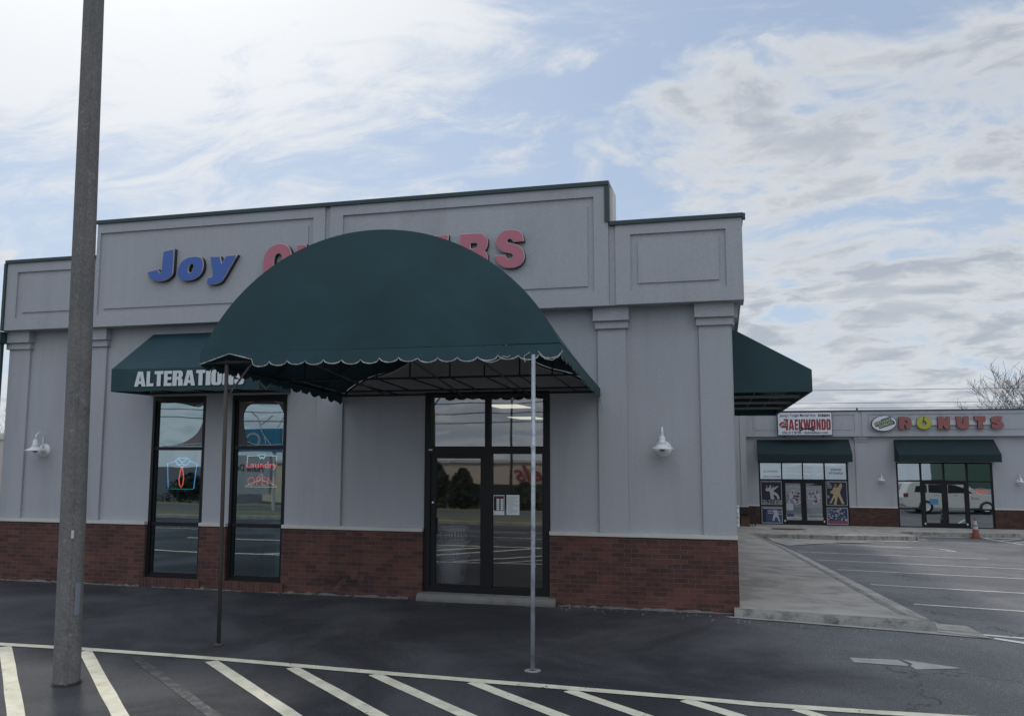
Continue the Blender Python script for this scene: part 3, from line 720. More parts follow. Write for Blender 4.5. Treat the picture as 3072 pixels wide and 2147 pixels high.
tub('collar', [[(390,1052),(430,1008),(555,1008),(588,1052),(530,1118),(483,1088),(440,1118),(390,1052)],[(430,1022),(485,1072),(545,1022)]], .0065, NB_, t_, sx, sz)
tub('tie', [[(465,1130),(494,1168),(512,1290),(504,1385),(481,1428),(456,1385),(449,1290),(470,1168),(500,1130)]], .0075, NR, t_, sx, sz)
q = MB(); q.box(sx(478)-.01, sx(478)+.01, .17, .19, sz(1440), 2.30); q.build('hanger_bracket', FRAME, t_)
# LED sign
t_ = thing('led_laundry_sign', 'dark panel with red lettering Laundry OPEN and a dotted shirt in the second shop window', 'lit sign', (-7.73, .15, 1.66))
q = MB(); q.box(-8.04, -7.41, .17, .19, 1.66, 2.25); q.build('panel', INK, t_)
text('Laundry', -8.02, -7.44, 1.985, 2.12, .16, NLR, 'laundry_lettering', t_, bold=.004)
def lx(c): return -8.02+(c-1420)*.00138
def lz(c): return 2.24-(c-958)*.00118
def dots(name, pl, mat, step=.018, r=.0045):
    m = MB(); P_ = [Vector((lx(a), lz(b))) for a, b in pl]
    for a, b in zip(P_, P_[1:]):
        k = max(1, int((b-a).length/step))
        for i in range(k):
            p = a.lerp(b, i/k); m.box(p.x-r, p.x+r, .158, .166, p.y-r, p.y+r)
    return m.build(name, mat, t_)
dots('shirt_dots', [(1430,1060),(1430,975),(1580,970),(1600,958),(1675,958),(1690,970),(1825,975),(1825,1065)], NWT)
dots('collar_dots', [(1580,965),(1610,1015),(1628,990),(1650,1015),(1680,965)], NWT, .013)
dots('hanger_dots', [(1600,1260),(1605,1240),(1625,1232),(1648,1250),(1628,1280),(1625,1310),(1440,1390),(1415,1415),(1840,1415),(1810,1385),(1625,1310)], NY)
text('OPEN', lx(1440), lx(1805), lz(1400), lz(1275), .16, NLD, 'open_lettering', t_, bold=-.012)
# laundry baskets behind the door
def basket(x, y, z, s_, label):
    t_ = thing('laundry_basket', label, 'basket', (x, y, z), 'laundry baskets behind the shop door')
    m = MB(); n = 26; h = .40*s_
    for k in range(n):
        a0, a1 = 2*math.pi*k/n, 2*math.pi*(k+.55)/n
        for z0, z1 in ((.06, .20), (.22, .34)):
            r0, r1 = (.19+.05*z0/.4)*s_, (.19+.05*z1/.4)*s_
            m.add([(x+r0*math.cos(a0), y+r0*math.sin(a0), z+z0*s_), (x+r0*math.cos(a1), y+r0*math.sin(a1), z+z0*s_), (x+r1*math.cos(a1), y+r1*math.sin(a1), z+z1*s_), (x+r1*math.cos(a0), y+r1*math.sin(a0), z+z1*s_)], [(0,1,2,3)])
    m.lathe([(.0, 0), (.19*s_, 0), (.198*s_, .06*s_)], (x, y, z+.003), 26); m.lathe([(.216*s_, .20*s_), (.218*s_, .22*s_)], (x, y, z), 26)
    m.build('slotted_wall', WHITE, t_)
    m = MB(); m.lathe([(.235*s_, .34*s_), (.245*s_, .40*s_), (.27*s_, .40*s_), (.268*s_, .38*s_)], (x, y, z), 26); m.build('rim', WHITE, t_)
    return t_
basket(-4.52, .62, .12, .95, 'white slotted laundry basket at the bottom front of the pile behind the shop door')
basket(-4.52, .62, .36, .95, 'white slotted laundry basket stacked on top of the front one behind the shop door')
basket(-4.62, 1.15, .12, 1.05, 'white laundry basket on the floor behind the front pile inside the shop door')
basket(-4.62, 1.15, .36, 1.05, 'white laundry basket in the middle of the rear pile inside the shop door')
basket(-4.62, 1.15, .60, 1.05, 'white laundry basket topmost of the rear pile inside the shop door')
TRO = emis('troffer_light', (1., .97, .74), .85)
for x, y, w_, l_, lab in ((-3.80, 1.75, .56, 1.1, 'lit ceiling panel nearer the entrance, seen through the right transom pane'), (-4.75, 7.2, .62, 1.3, 'lit ceiling panel deeper inside the shop, seen through the right transom pane')):
    t_ = thing('ceiling_light', lab, 'ceiling light', (x, y, 3.2))
    q = MB(); q.box(x-w_/2, x+w_/2, y-l_/2, y+l_/2, 3.085, 3.10); q.build('diffuser', TRO, t_)
    q = MB(); q.box(x-w_/2-.02, x+w_/2+.02, y-l_/2-.02, y+l_/2+.02, 3.101, 3.30); q.build('housing', CEIL, t_)
# steamer press in the second window (teal-coloured shapes behind the glass)
t_ = thing('folded_laundry_pile', 'pale teal heap of folded laundry behind the lower glass of the second window', 'laundry', (-7.5, .9, .12))
random.seed(11); m = MB()
for k in range(9):
    x, y, z = -7.62+random.uniform(-.18, .3), .75+random.uniform(-.1, .15), 1.02+random.uniform(0, .22); r = random.uniform(.10, .17)
    m.lathe([(0.001, -r*.5), (r*.8, -r*.35), (r, 0), (r*.75, r*.4), (.001, r*.55)], (x, y, z), 10)
m.build('cloth_heap', pmat('teal_cloth', (.28, .50, .52), .9, var=.2, vscale=8), t_, True)
m = MB(); m.box(-8.1, -7.1, .5, 1.1, .9, .97); m.box(-7.75, -7.68, .75, .85, .12, 2.); m.build('folding_table', pmat('teal_top', (.10, .36, .38), .6), t_)
for x in (-8.05, -7.15):
    m = MB(); m.box(x-.025, x+.025, .78, .83, .12, .9); m.build('leg', FRAME, t_)

# ------------------------------------------------------------------ shop sign letters
def js(pts, fx, fz): return [(fx(p[0], p[1]), fz(p[0], p[1]))+tuple(p[2:]) for p in pts]
def jx(a, b): return -9.764+(a-165)*.001415
def jz(a, b): return 5.37-(b-830+.058*(a-165))*.001184
name_sign = thing('shop_name_sign', 'blue slanted channel letters reading Joy on the upper left of the parapet', 'sign', (-8.9, -.3, 5.0))
def letter(outs, fx, fz, mats, par, y0=-.262, d=.085):
    me = curve_mesh([smooth_pts(js(o, fx, fz)) for o in outs], extrude=d/2, bevel=.011)
    xs = [v.co.x for v in me.vertices]; zs = [v.co.y for v in me.vertices]
    return place_flat(me, min(xs), max(xs), min(zs), max(zs), y0-d/2, mats, 'letter', par)
BM = [BLUEF, TRIM, RETURN]; PM = [PINKF, TRIM, RETURN]
J = [(378,500,1),(522,466,1),(516,800),(498,855),(455,900),(400,928),(320,935),(240,915),(195,880),(165,808,1),(300,768,1),(325,805),(345,818),(360,800),(364,770,1)]
O1 = [(745,590),(850,582),(910,605),(935,680),(930,770),(895,845),(820,905),(720,928),(640,915),(600,865),(592,780),(620,690),(670,630)]
O2 = [(775,678),(755,695),(735,740),(732,790),(745,815),(765,822),(790,805),(808,765),(812,715),(800,688)]
Yl = [(1035,585,1),(1165,583,1),(1188,695,1),(1255,575,1),(1392,565,1),(1230,890),(1190,945),(1140,975),(1060,985),(1000,968,1),(1015,890,1),(1055,888),(1078,868),(1080,830,1)]
letter([J], jx, jz, BM, name_sign); letter([O1, O2], jx, jz, BM, name_sign); letter([Yl], jx, jz, BM, name_sign)
def rx_(a, b): return -3.465+(a-1350)*.00093
def rz_(a, b): return 5.627-(b-400+.063*(a-1350))*.000858
csign = thing('cleaners_sign', 'faded red channel letters half hidden behind the green entrance canopy', 'sign', (-5.2, -.3, 5.0))
S = [(1420,350),(1480,295),(1560,274),(1660,272),(1740,295),(1795,355),(1820,470,1),(1650,485,1),(1630,450),(1590,430),(1545,445),(1530,480),(1560,515),(1640,535),(1720,560),(1790,620),(1830,720),(1825,810),(1780,890),(1700,945),(1600,965),(1490,955),(1400,900),(1355,830),(1335,752,1),(1505,742,1),(1520,780),(1560,810),(1610,800),(1645,760),(1630,715),(1560,690),(1470,670),(1400,620),(1360,540),(1360,440)]
Rl = [(720,352,1),(1050,335),(1130,360),(1185,430),(1195,510),(1175,600),(1130,660,1),(1180,710),(1198,800),(1205,960,1),(1030,970,1),(1020,830),(980,760),(900,755,1),(900,985,1),(720,990,1)]
R2 = [(890,510,1),(890,620,1),(980,615),(1020,585),(1025,530),(1000,505)]
letter([S], rx_, rz_, PM, csign); letter([Rl, R2], rx_, rz_, PM, csign)
def cxf(a, b): return -7.515+(a-1765)*.00139
def czf(a, b): return 5.60-(b-560+.06*(a-1765))*.001184
Cl = [(1765,700),(1785,580),(1840,490),(1910,440),(1980,425),(2060,445),(2110,500),(2140,620,1),(2010,640,1),(2005,580),(1970,555),(1930,570),(1905,620),(1898,720),(1905,820),(1940,865),(1985,855),(2010,800,1),(2140,800,1),(2110,900),(2050,955),(1960,975),(1870,950),(1800,880),(1770,790)]
letter([Cl], cxf, czf, PM, csign)
def blk(x0, segs, w_=.44):
    for a, b, c_, d_ in (): pass
    P_ = [(x0+a*w_, 5.10+b*.605, 1) for a, b in segs]
    letter([P_], lambda a, b: a, lambda a, b: b, PM, csign)
EE = [(0,0),(1,0),(1,.24),(.38,.24),(.38,.38),(.9,.38),(.9,.61),(.38,.61),(.38,.76),(1,.76),(1,1),(0,1)]
LL = [(0,0),(1,0),(1,.26),(.4,.26),(.4,1),(0,1)]
blk(-6.90, LL, .40); blk(-6.42, EE, .42); blk(-5.33, [(0,0),(.32,0),(.32,.52),(.66,0),(1,0),(1,1),(.68,1),(.68,.48),(.34,1),(0,1)], .5); blk(-4.69, EE, .43)
letter([[(-5.95,5.10,1),(-5.78,5.10,1),(-5.75,5.21,1),(-5.60,5.21,1),(-5.57,5.10,1),(-5.40,5.10,1),(-5.57,5.705,1),(-5.78,5.705,1)], [(-5.72,5.32,1),(-5.63,5.32,1),(-5.675,5.52,1)]], lambda a, b: a, lambda a, b: b, PM, csign)

# ------------------------------------------------------------------ shed awnings
def shed_awning(name, label, x0, x1, yw, yo, zb, zf, zt, hip=0., group='green shed awnings', fab=None):
    """yw wall plane, yo outer plane (smaller y is nearer)"""
    t_ = thing(name, label, 'awning', ((x0+x1)/2, yw, zb), group)
    m = MB(); n = 14
    top = [(x0+hip+(x1-x0-2*hip)*i/n, yw, zt) for i in range(n+1)]; mid = [(x0+(x1-x0)*i/n, yo, zf+.012*math.sin(i*2.4)*.5) for i in range(n+1)]; bot = [(x0+(x1-x0)*i/n, yo+.01, zb+.008*math.sin(i*1.7)) for i in range(n+1)]
    m.v += top+mid+bot; k = n+1
    for i in range(n): m.f += [(i, i+1, k+i+1, k+i), (k+i, k+i+1, 2*k+i+1, 2*k+i)]; m.mi += [0, 0]
    m.add([(x0+hip, yw, zt), (x0, yo, mid[0][2]), (x0, yo+.01, zb), (x0, yw, zb)], [(0,1,2,3)]); m.add([(x1-hip, yw, zt), (x1, yo, mid[-1][2]), (x1, yo+.01, zb), (x1, yw, zb)], [(0,1,2,3)])
    m.build('fabric', fab or FAB, t_)
    m = MB(); r = .014
    for z, y in ((zb+.03, yo+.03), (zb+.03, yw-.02), (zf, yo+.03)): m.tube([(x0+.02, y, z), (x1-.02, y, z)], r, 5)
    for i in range(5):
        x = x0+.03+(x1-x0-.06)*i/4; m.tube([(x, yw-.02, zb+.03), (x, yo+.03, zb+.03), (x, yo+.03, zf)], r, 5); m.tube([(x, yw-.02, zt-.03), (x, yo+.03, zf)], r, 5)
    m.build('frame', STEEL, t_); return t_
aw = shed_awning('shed_awning', 'green awning lettered ALTERATIONS over the two tall shop windows', -9.86, -7.13, -.005, -1.0, 3.27, 3.64, 4.35)
# lettering: each glyph narrow and heavy
GL = {'A': [[(0,0),(.34,0),(.38,.17),(.62,.17),(.66,0),(1,0),(.72,1),(.28,1)], [(.42,.36),(.58,.36),(.50,.74)]],
 'L': [[(0,0),(1,0),(1,.2),(.48,.2),(.48,1),(0,1)]], 'T': [[(.28,0),(.72,0),(.72,.8),(1,.8),(1,1),(0,1),(0,.8),(.28,.8)]],
 'E': [[(0,0),(1,0),(1,.2),(.46,.2),(.46,.41),(.94,.41),(.94,.59),(.46,.59),(.46,.8),(1,.8),(1,1),(0,1)]],
 'R': [[(0,0),(.42,0),(.42,.42),(.5,.42),(.56,.36),(.56,0),(1,0),(1,.36),(.92,.48),(.84,.52),(.95,.6),(1,.72),(.98,.88),(.85,.98),(.7,1),(0,1)], [(.42,.60),(.42,.84),(.54,.84),(.58,.8),(.58,.64),(.54,.6)]],
 'I': [[(0,0),(1,0),(1,1),(0,1)]], 'N': [[(0,0),(.36,0),(.36,.5),(.62,0),(1,0),(1,1),(.64,1),(.64,.5),(.38,1),(0,1)]],
 'O': [[(0,.2),(.08,.06),(.27,0),(.73,0),(.92,.06),(1,.2),(1,.8),(.92,.94),(.73,1),(.27,1),(.08,.94),(0,.8)], [(.42,.2),(.5,.16),(.58,.2),(.58,.8),(.5,.84),(.42,.8)]],
 'S': [[(0,.34),(0,.2),(.08,.06),(.3,0),(.7,0),(.92,.06),(1,.2),(1,.38),(.9,.5),(.42,.68),(.42,.8),(.5,.84),(.58,.8),(.58,.66),(1,.66),(1,.8),(.92,.94),(.7,1),(.3,1),(.08,.94),(0,.8),(0,.64),(.1,.52),(.58,.34),(.58,.2),(.5,.16),(.42,.2),(.42,.34)]],
 'K': [[(0,0),(.4,0),(.4,.4),(.6,0),(1,0),(.72,.52),(1,1),(.62,1),(.4,.6),(.4,1),(0,1)]],
 'W': [[(.18,0),(.42,0),(.5,.45),(.58,0),(.82,0),(1,1),(.74,1),(.68,.45),(.6,1),(.4,1),(.32,.45),(.26,1),(0,1)]],
 'D': [[(0,0),(.7,0),(.92,.06),(1,.22),(1,.78),(.92,.94),(.7,1),(0,1)], [(.42,.18),(.54,.18),(.58,.24),(.58,.76),(.54,.82),(.42,.82)]]}
def glyph(ch, x0, x1, z0, z1, y, mat, par):
    return place_flat(curve_mesh(GL[ch]), x0, x1, z0, z1, y, mat, 'letter', par)
xg = -9.40
for ch, wd in zip('ALTERATIONS', (.215, .135, .165, .145, .19, .215, .165, .085, .19, .195, .175)):
    glyph(ch, xg, xg+wd, 3.345, 3.59, -1.013, LETTERW, aw); xg += wd+.0135
t_ = thing('shed_awning', 'long green awning along the right-hand side wall of the shop, seen end on', 'awning', (.6, 6.5, 3.26), 'green shed awnings')
m = MB(); Y0, Y1, xw, xo, zb, zf, zt = 1.55, 11.3, .065, 1.31, 3.26, 3.615, 4.335
n = 16
m.v += [(xw, Y0+(Y1-Y0)*i/n, zt) for i in range(n+1)]+[(xo, Y0+(Y1-Y0)*i/n, zf) for i in range(n+1)]+[(xo, Y0+(Y1-Y0)*i/n, zb) for i in range(n+1)]; k = n+1
for i in range(n): m.f += [(i, i+1, k+i+1, k+i), (k+i, k+i+1, 2*k+i+1, 2*k+i)]; m.mi += [0, 0]
for Y in (Y0, Y1): m.add([(xw, Y, zt), (xo, Y, zf), (xo, Y, zb), (xw, Y, zb)], [(0,1,2,3)])
m.build('fabric', FAB, t_)
m = MB()
for Y in (3.5, 5.6, 8.0): m.box(xw, xo-.02, Y, Y+.05, zb+.02, zb+.07)
m.build_each('cross_tube', pmat('lit_tone_tube', (.30, .29, .28), .6), t_)  # lighter grey than the black frame, light on the tubes painted in
m = MB()
for x in (.5, .9): m.tube([(x, Y0+.05, zb+.15), (x, Y1-.05, zb+.15)], .015, 5)
m.tube([(xo-.02, Y0+.02, zb+.02), (xo-.02, Y1, zb+.02)], .015, 5); m.tube([(.5, 2.6, zb+.1), (.9, 2.4, zf)], .015, 5); m.tube([(1.2, 2.6, zb+.1), (.9, 2.4, zf)], .015, 5)
m.build('frame', STEEL, t_)

# ------------------------------------------------------------------ barrel canopy over the entrance
can = thing('entrance_canopy', 'large dark green barrel canopy on two pipes over the shop entrance', 'canopy', (-4.1, -1.8, 0))
def cxr(y):   # centre and half width at depth y (front -3.6 .. wall 0)
    t = -y/3.6; return -4.03-.08*t, 2.13+.15*t
def cz(y, a): # the roof falls from the front arch back to a low arch on the wall, a=-1..1 across
    t = -y/3.6; q = 1.43/2.28; k = (1+q*q)/(2*q)
    zf = 3.51+(math.sqrt(max(k*k-a*a, 0))-(k-q))*2.28; zw = 3.25+.36*(1-abs(a)**5)+(.6*math.cos(math.pi*a/1.4)**2 if abs(a) < .7 else 0.)
    return zw+(zf-zw)*t
random.seed(21)
NA, NY_ = 48, 12
m = MB()
for j in range(NY_+1):
    y = -3.6+3.58*j/NY_; c, hw = cxr(y)
    for i in range(NA+1):
        a = -1+2*i/NA; sag = -.012*math.sin(math.pi*((j*3/NY_) % 1))*(1-abs(a))
        m.v.append((c+a*hw, y, cz(y, a)+sag))
for j in range(NY_):
    for i in range(NA): n = j*(NA+1)+i; m.f.append((n, n+1, n+NA+2, n+NA+1)); m.mi.append(0)
m.build('roof_fabric', FAB, can, smooth=True)
# flat arched front: rows of vertices so that the cloth can belly slightly
m = MB(); c, hw = cxr(-3.6); rows = 10
for i in range(NA+1):
    a = -1+2*i/NA; top = cz(-3.6, a)
    for r_ in range(rows+1):
        z = 3.51+(top-3.51)*r_/rows; m.v.append((c+a*hw, -3.603-.03*math.sin(math.pi*r_/rows)*(1-a*a)*min(1, (top-3.51)), z))
for i in range(NA):
    for r_ in range(rows): n = i*(rows+1)+r_; m.f.append((n, n+rows+1, n+rows+2, n+1)); m.mi.append(0)
m.build('front_fabric', FAB, can, smooth=True)
# scalloped valance: front and both sides; the left front corner hangs torn
EDGE = pmat('frayed_piping', (.46, .47, .45), .8, var=.2)
def valance(p0, p1, z0, z1, dep0, dep1, nsc, name, tear=None, rag=.0, mat=FAB, piping=True):
    m = MB(); N = nsc*10; edge = []
    p0, p1 = Vector(p0), Vector(p1); rnd = random.Random(int(nsc*13+abs(p0.x)*10))
    jit = [rnd.uniform(-.012, .012) for _ in range(nsc+1)]
    for i in range(N+1):
        t = i/N; p = p0.lerp(p1, t); zt_ = z0+(z1-z0)*t; d = dep0+(dep1-dep0)*t
        ph = (t*nsc) % 1.; sc_ = .050*(1-abs(math.sin(math.pi*ph))**.55)+jit[min(int(t*nsc), nsc)]
        zb_ = zt_-d+sc_
        if tear: zb_ = max(zb_, min(zt_-.006, tear(t, zt_, zb_)))
        zb_ += rnd.uniform(-rag, rag)
        m.v += [(p.x, p.y, zt_), (p.x, p.y, (zt_+zb_)/2), (p.x, p.y, zb_)]; edge.append((p.x, p.y, zb_))
    for i in range(N): m.f += [(3*i, 3*i+1, 3*i+4, 3*i+3), (3*i+1, 3*i+2, 3*i+5, 3*i+4)]; m.mi += [0, 0]
    v = m.build(name, mat, can)
    if piping:
        q = MB(); q.tube([(a, b-.004, c_) for a, b, c_ in edge], [.0045+.0035*(rnd.random() > .6) for _ in edge], 4); q.build('piping', EDGE, v)
    return v
cF, hF = cxr(-3.6); cB, hB = cxr(-.02)
def tear(t, zt_, zb_):
    if t < .16: return 3.50-.10*abs(t-.09)/.09*(1 if t > .09 else 1.25)
    return zb_
valance((cF-hF, -3.606, 0), (cF+hF, -3.606, 0), 3.512, 3.50, .175, .165, 19, 'front_valance', tear=tear)
valance((cF-hF, -3.6, 0), (cB-hB, -.03, 0), 3.51, 3.25, .17, .19, 14, 'side_valance', rag=.02, piping=False)
valance((cF+hF, -3.6, 0), (cB+hB, -.03, 0), 3.50, 3.25, .15, .17, 14, 'side_valance', rag=.022, piping=False)
# loose strings of piping
q = MB()
def string(pts, r=.005): q.tube(pts, r, 4)
X0 = -3.0
string([(-2.78, -3.63, 3.36), (-2.70, -3.63, 3.32), (-2.62, -3.63, 3.305), (-2.54, -3.63, 3.33), (-2.48, -3.63, 3.375), (-2.43, -3.63, 3.36), (-2.40, -3.63, 3.38)], .004)
string([(-2.23, -3.63, 3.30), (-2.24, -3.63, 3.37), (-2.17, -3.63, 3.41)], .004)
string([(-2.08, -3.63, 3.42), (-2.0, -3.63, 3.33), (-1.92, -3.63, 3.315), (-1.85, -3.63, 3.35), (-1.80, -3.63, 3.42)], .004)
string([(-1.90, -.06, 3.10), (-1.86, -.10, 3.07), (-1.87, -.12, 3.01), (-1.83, -.12, 2.97)], .005)
string([(cF-hF+.25, -2.6, 3.22), (cF-hF+.3, -2.55, 3.14), (cF-hF+.33, -2.5, 3.2)], .005)
q.build('loose_string', EDGE, can)
m = MB(); r = .016
for y, z in ((-3.55, 3.40), (-1.95, 3.30), (-.75, 3.22), (-.06, 3.20)):
    c, hw = cxr(y); m.tube([(c-hw+.03, y, z), (c+hw-.03, y, z)], r if y > -3 else .02, 6)
for s_ in (-1, 1):
    m.tube([(cF+s_*(hF-.03), -3.55, 3.40), (cB+s_*(hB-.03), -.06, 3.20)], .018, 6)
for y in (-3.55, -1.95, -.75, -.06):
    c, hw = cxr(y); m.tube([(c+(a/12-1)*(hw-.04), y, cz(y, a/12-1)-.03) for a in range(25)], r, 6)
for k, a in enumerate((-.8, -.55, -.3, -.08, .18, .4, .62, .82)):
    ya, yb_ = ((-1.95, -.06) if k % 2 else (-1.95, -.75)); ca, ha = cxr(-1.95)
    m.tube([(ca+a*ha, ya, 3.30), (ca+a*ha, ya, cz(ya, a)-.03)], .012, 5)
    cb_, hb_ = cxr(yb_); m.tube([(ca+a*ha, ya, 3.30), (cb_+a*hb_+.02, yb_, 3.21)], .012, 5)
m.build('tube_frame', STEEL, can)
m = MB()
for a, b in ((-3.62, -4.10), (-2.82, -3.02), (-4.9, -5.35)): m.tube([(a, -3.55, 3.37), (b, -.05, 3.19)], .013, 6)
m.tube([(-6.02, -3.5, 3.02), (-5.72, -3.5, 3.40)], .013, 6)
m.build_each('brace', pmat('grey_brace', (.07, .07, .075), .6, var=.3), can)
m = MB(); m.tube([(-6.03, -3.53, -.01), (-6.05, -3.53, 2.0), (-6.06, -3.53, 3.43)], .024, 12); m.lathe([(.0, .004), (.065, .004), (.05, .02), (.026, .028)], (-6.03, -3.53, 0), 14)
tag(m.build('pipe_post', RUST, can, True), 'rusty brown pipe post')
m = MB(); m.tube([(-2.13, -3.72, -.01), (-2.13, -3.68, 1.6), (-2.14, -3.60, 3.385)], .024, 12)
tag(m.build('pipe_post', GALV, can, True), 'bright galvanised pipe post')
m = MB()
for z in (1.08, 2.36): m.lathe([(.0245, z-.012), (.0262, z-.01), (.0262, z+.01), (.0245, z+.012)], (-2.13, -3.685, 0), 12)
m.build_each('pipe_joint', GALV, can)
m = MB(); m.lathe([(.028, .004), (.045, .008), (.07, .006), (.09, .002)], (-2.13, -3.72, 0), 18); m.build('mortar_collar', CONCD, can)

# ------------------------------------------------------------------ wall lamps
def wall_lamp(x, y, z, label, s_=1.):
    t_ = thing('wall_lamp', label, 'wall lamp', (x, y, z), 'white gooseneck wall lamps')
    m = MB(); m.lathe([(0, -.035), (.085, -.035), (.115, -.022), (.122, .0)], (x, y, z), 24, axis='y'); m.build('back_plate', LAMPW, t_, True)
    m = MB(); P_ = [(x, y-.03, z+.04), (x, y-.05, z+.10), (x, y-.052, z+.22)]
    for k in range(9):
        a = math.pi*k/8; P_.append((x, y-.052-.083*(1-math.cos(a)), z+.24+.075*math.sin(a)))
    P_.append((x, y-.218, z+.20)); m.tube(P_, .0125, 8); m.build('arm', LAMPW, t_, True)
    m = MB(); m.lathe([(.0, .205), (.028, .205), (.03, .19), (.022, .187), (.042, .18), (.048, .155), (.045, .115), (.062, .10), (.062, .09), (.052, .087), (.062, .083), (.062, .073), (.052, .07), (.064, .065), (.085, .045), (.175, .0), (.172, -.004), (.08, .035), (.04, .06)], (x, y-.218, z), 24)
    m.build('shade', LAMPW, t_, True)
    m = MB(); m.lathe([(.03, .05), (.045, .02), (.042, -.01), (.025, -.035), (.001, -.042)], (x, y-.218, z), 14); m.build('bulb', pmat('bulb_glass', (.25, .26, .27), .2), t_, True)
    return t_
wl = wall_lamp(-.975, .0, 2.34, 'white gooseneck lamp on the stucco bay nearest the right corner of the shop')
def put(src, x, y, z, label):
    c = copy_tree(src); c.location = (x, y, z); c['label'] = label; return c
put(wl, -12.03, .0, 2.31, 'white gooseneck lamp at the far left end of the shop, left of the light pole')

# ------------------------------------------------------------------ concrete light pole
lp = thing('light_pole', 'tall tapered concrete lighting pole standing in the striped area', 'light pole', (-6.55, -5.35, 0))
m = MB(); n = 24; rings_ = [(0, .128), (.03, .126), (1, .123), (3, .117), (5, .111), (7.25, .103), (10.5, .092)]
P_ = [(-6.55-.02*z, -5.35, z-.02) for z, r in rings_]
m.tube(P_, [r for z, r in rings_], n); m.build('shaft', POLE, lp, True)
# the raised mould seam running up the shaft
m = MB(); m.tube([(-6.55-.02*z+.62*r, -5.35-.77*r, z) for z, r in rings_], .012, 5); m.build('mould_seam', POLE, lp)
m = MB(); a0, a1 = -.55, -.12
for z0, z1, rr in ((.68, 1.0, .131), ):
    pts_ = []
    for k in range(5):
        a = a0+(a1-a0)*k/4; pts_.append((-6.56+rr*math.cos(a), -5.35+rr*math.sin(a)))
    for k in range(4): m.add([(pts_[k][0], pts_[k][1], z0), (pts_[k+1][0], pts_[k+1][1], z0), (pts_[k+1][0], pts_[k+1][1], z1), (pts_[k][0], pts_[k][1], z1)], [(0,1,2,3)])
m.build('handhole_cover', pmat('grey_cover', (.17, .19, .22), .6), lp)
m = MB(); m.box(-6.495, -6.468, -5.462, -5.452, 1.44, 1.52); m.build('number_tag', LEDGE, lp)
m = MB()
for s_ in (-1, 1):
    m.tube([(-6.76, -5.35, 10.45), (-6.76+s_*.9, -5.35, 10.6)], .04, 8); m.box(-6.76+s_*1.2-.3, -6.76+s_*1.2+.3, -5.55, -5.15, 10.55, 10.75)
m.build_each('lamp_head', FRAME, lp)
m = MB(); m.lathe([(.12, .03), (.136, .012), (.15, .004)], (-6.55, -5.35, 0), 20); m.build('tar_collar', pmat('tar', (.02, .02, .022), .7, var=.5, vscale=12), lp)

# ------------------------------------------------------------------ far wing of the centre
FY = 28.5
far = thing('shop_wing', 'low grey stucco wing across the lot with brown brick base and two storefronts', 'shop', (8, FY, WZ))
SF = [(1.45, 5.38, -1.12, 1.755), (7.42, 11.35, -1.12, 1.75)]
mb = MB(); grid_wall(mb, [.9, 26.], [-.24, 4.0], SF, FY, .2); mb.build_each('front_wall', STUCCO, far)
mb = MB(); grid_wall(mb, [.9, 26.], [-1.3, -.29], [(1.45, 5.38, -1.5, 2.), (7.42, 11.35, -1.5, 2.)], FY-.04, .24); mb.build_each('brick_base', BRICKD, far)
mb = MB()
for a, b in ((.9, 1.45), (5.38, 7.42), (11.35, 26.)): mb.box(a, b, FY-.06, FY+.1, -.29, -.235)
mb.box(-.02, .93, FY-.56, FY-.4, -.31, -.255)
mb.build_each('stone_ledge', LEDGE, far)
mb = MB(); mb.box(-.02, .60, FY-.48, FY+.1, -.25, 4.0); mb.box(.63, .905, FY-.5, FY+.1, -.25, 4.0); mb.box(.59, .64, FY-.45, FY+.1, -.25, 4.); mb.build('corner_pier', STUCCO, far)
mb = MB(); mb.box(-.02, .91, FY-.54, FY+.1, -1.3, -.311); mb.build('corner_brick', BRICKD, far)
for a, b in ((5.72, 6.20), (13.2, 13.7)):
    mb = MB(); mb.box(a, b, FY-.05, FY+.02, -.235, 2.72); p = mb.build('pilaster', STUCCO, far)
    c = MB(); c.box(a-.03, b+.03, FY-.10, FY+.02, 2.70, 2.80); c.box(a-.05, b+.05, FY-.15, FY+.02, 2.80, 2.95); c.build('capital', STUCCO, p)
mb = MB(); mb.box(.9, 26, FY-.22, FY+.3, 2.93, 4.07); mb.box(.91, 5.90, FY-.25, FY-.21, 3.93, 4.07); mb.box(.91, 5.90, FY-.25, FY-.21, 2.93, 3.14)
mb.box(.91, 1.03, FY-.25, FY-.21, 3.14, 3.93); mb.box(5.72, 5.90, FY-.25, FY-.21, 3.14, 3.93)
mb.box(1.26, 5.62, FY-.24, FY-.21, 3.23, 3.84)
mb.box(6.03, 26., FY-.25, FY-.21, 3.925, 4.07); mb.box(6.03, 26., FY-.25, FY-.21, 2.93, 3.12); mb.box(6.03, 6.25, FY-.25, FY-.21, 3.12, 3.925)
mb.box(6.33, 26, FY-.24, FY-.21, 3.235, 3.82)
mb.build('fascia', STUCCO, far)
mb = MB(); mb.box(.88, 26, FY-.29, FY+.3, 4.075, 4.125); mb.lathe([(.0, .12), (.04, .12), (.04, .0)], (5.87, FY-.1, 4.12), 8); mb.build('coping', COPE, far)
mb = MB(); mb.box(-.5, 26, FY+.2, FY+14, 3.6, 3.7); mb.box(25.9, 26, FY, FY+14, -1.3, 3.6); mb.box(-.5, 26, FY+13.9, FY+14, -1.3, 3.6); mb.build('roof_shell', DARKW, far)
mb = MB(); mb.box(.9, 26, FY+5, FY+5.1, -1.3, 3.6); mb.box(.9, 26, FY+.2, FY+5, -1.3, -1.1); mb.box(6.2, 6.3, FY+.2, FY+5, -1.1, 3.6); mb.box(.9, 26, FY+.2, FY+5, 2.2, 2.3); mb.build_each('inner_wall', INW, far)
GLF = glass_mat('far_glass', .42, (.30, .32, .33), (.85, .95, 1.))
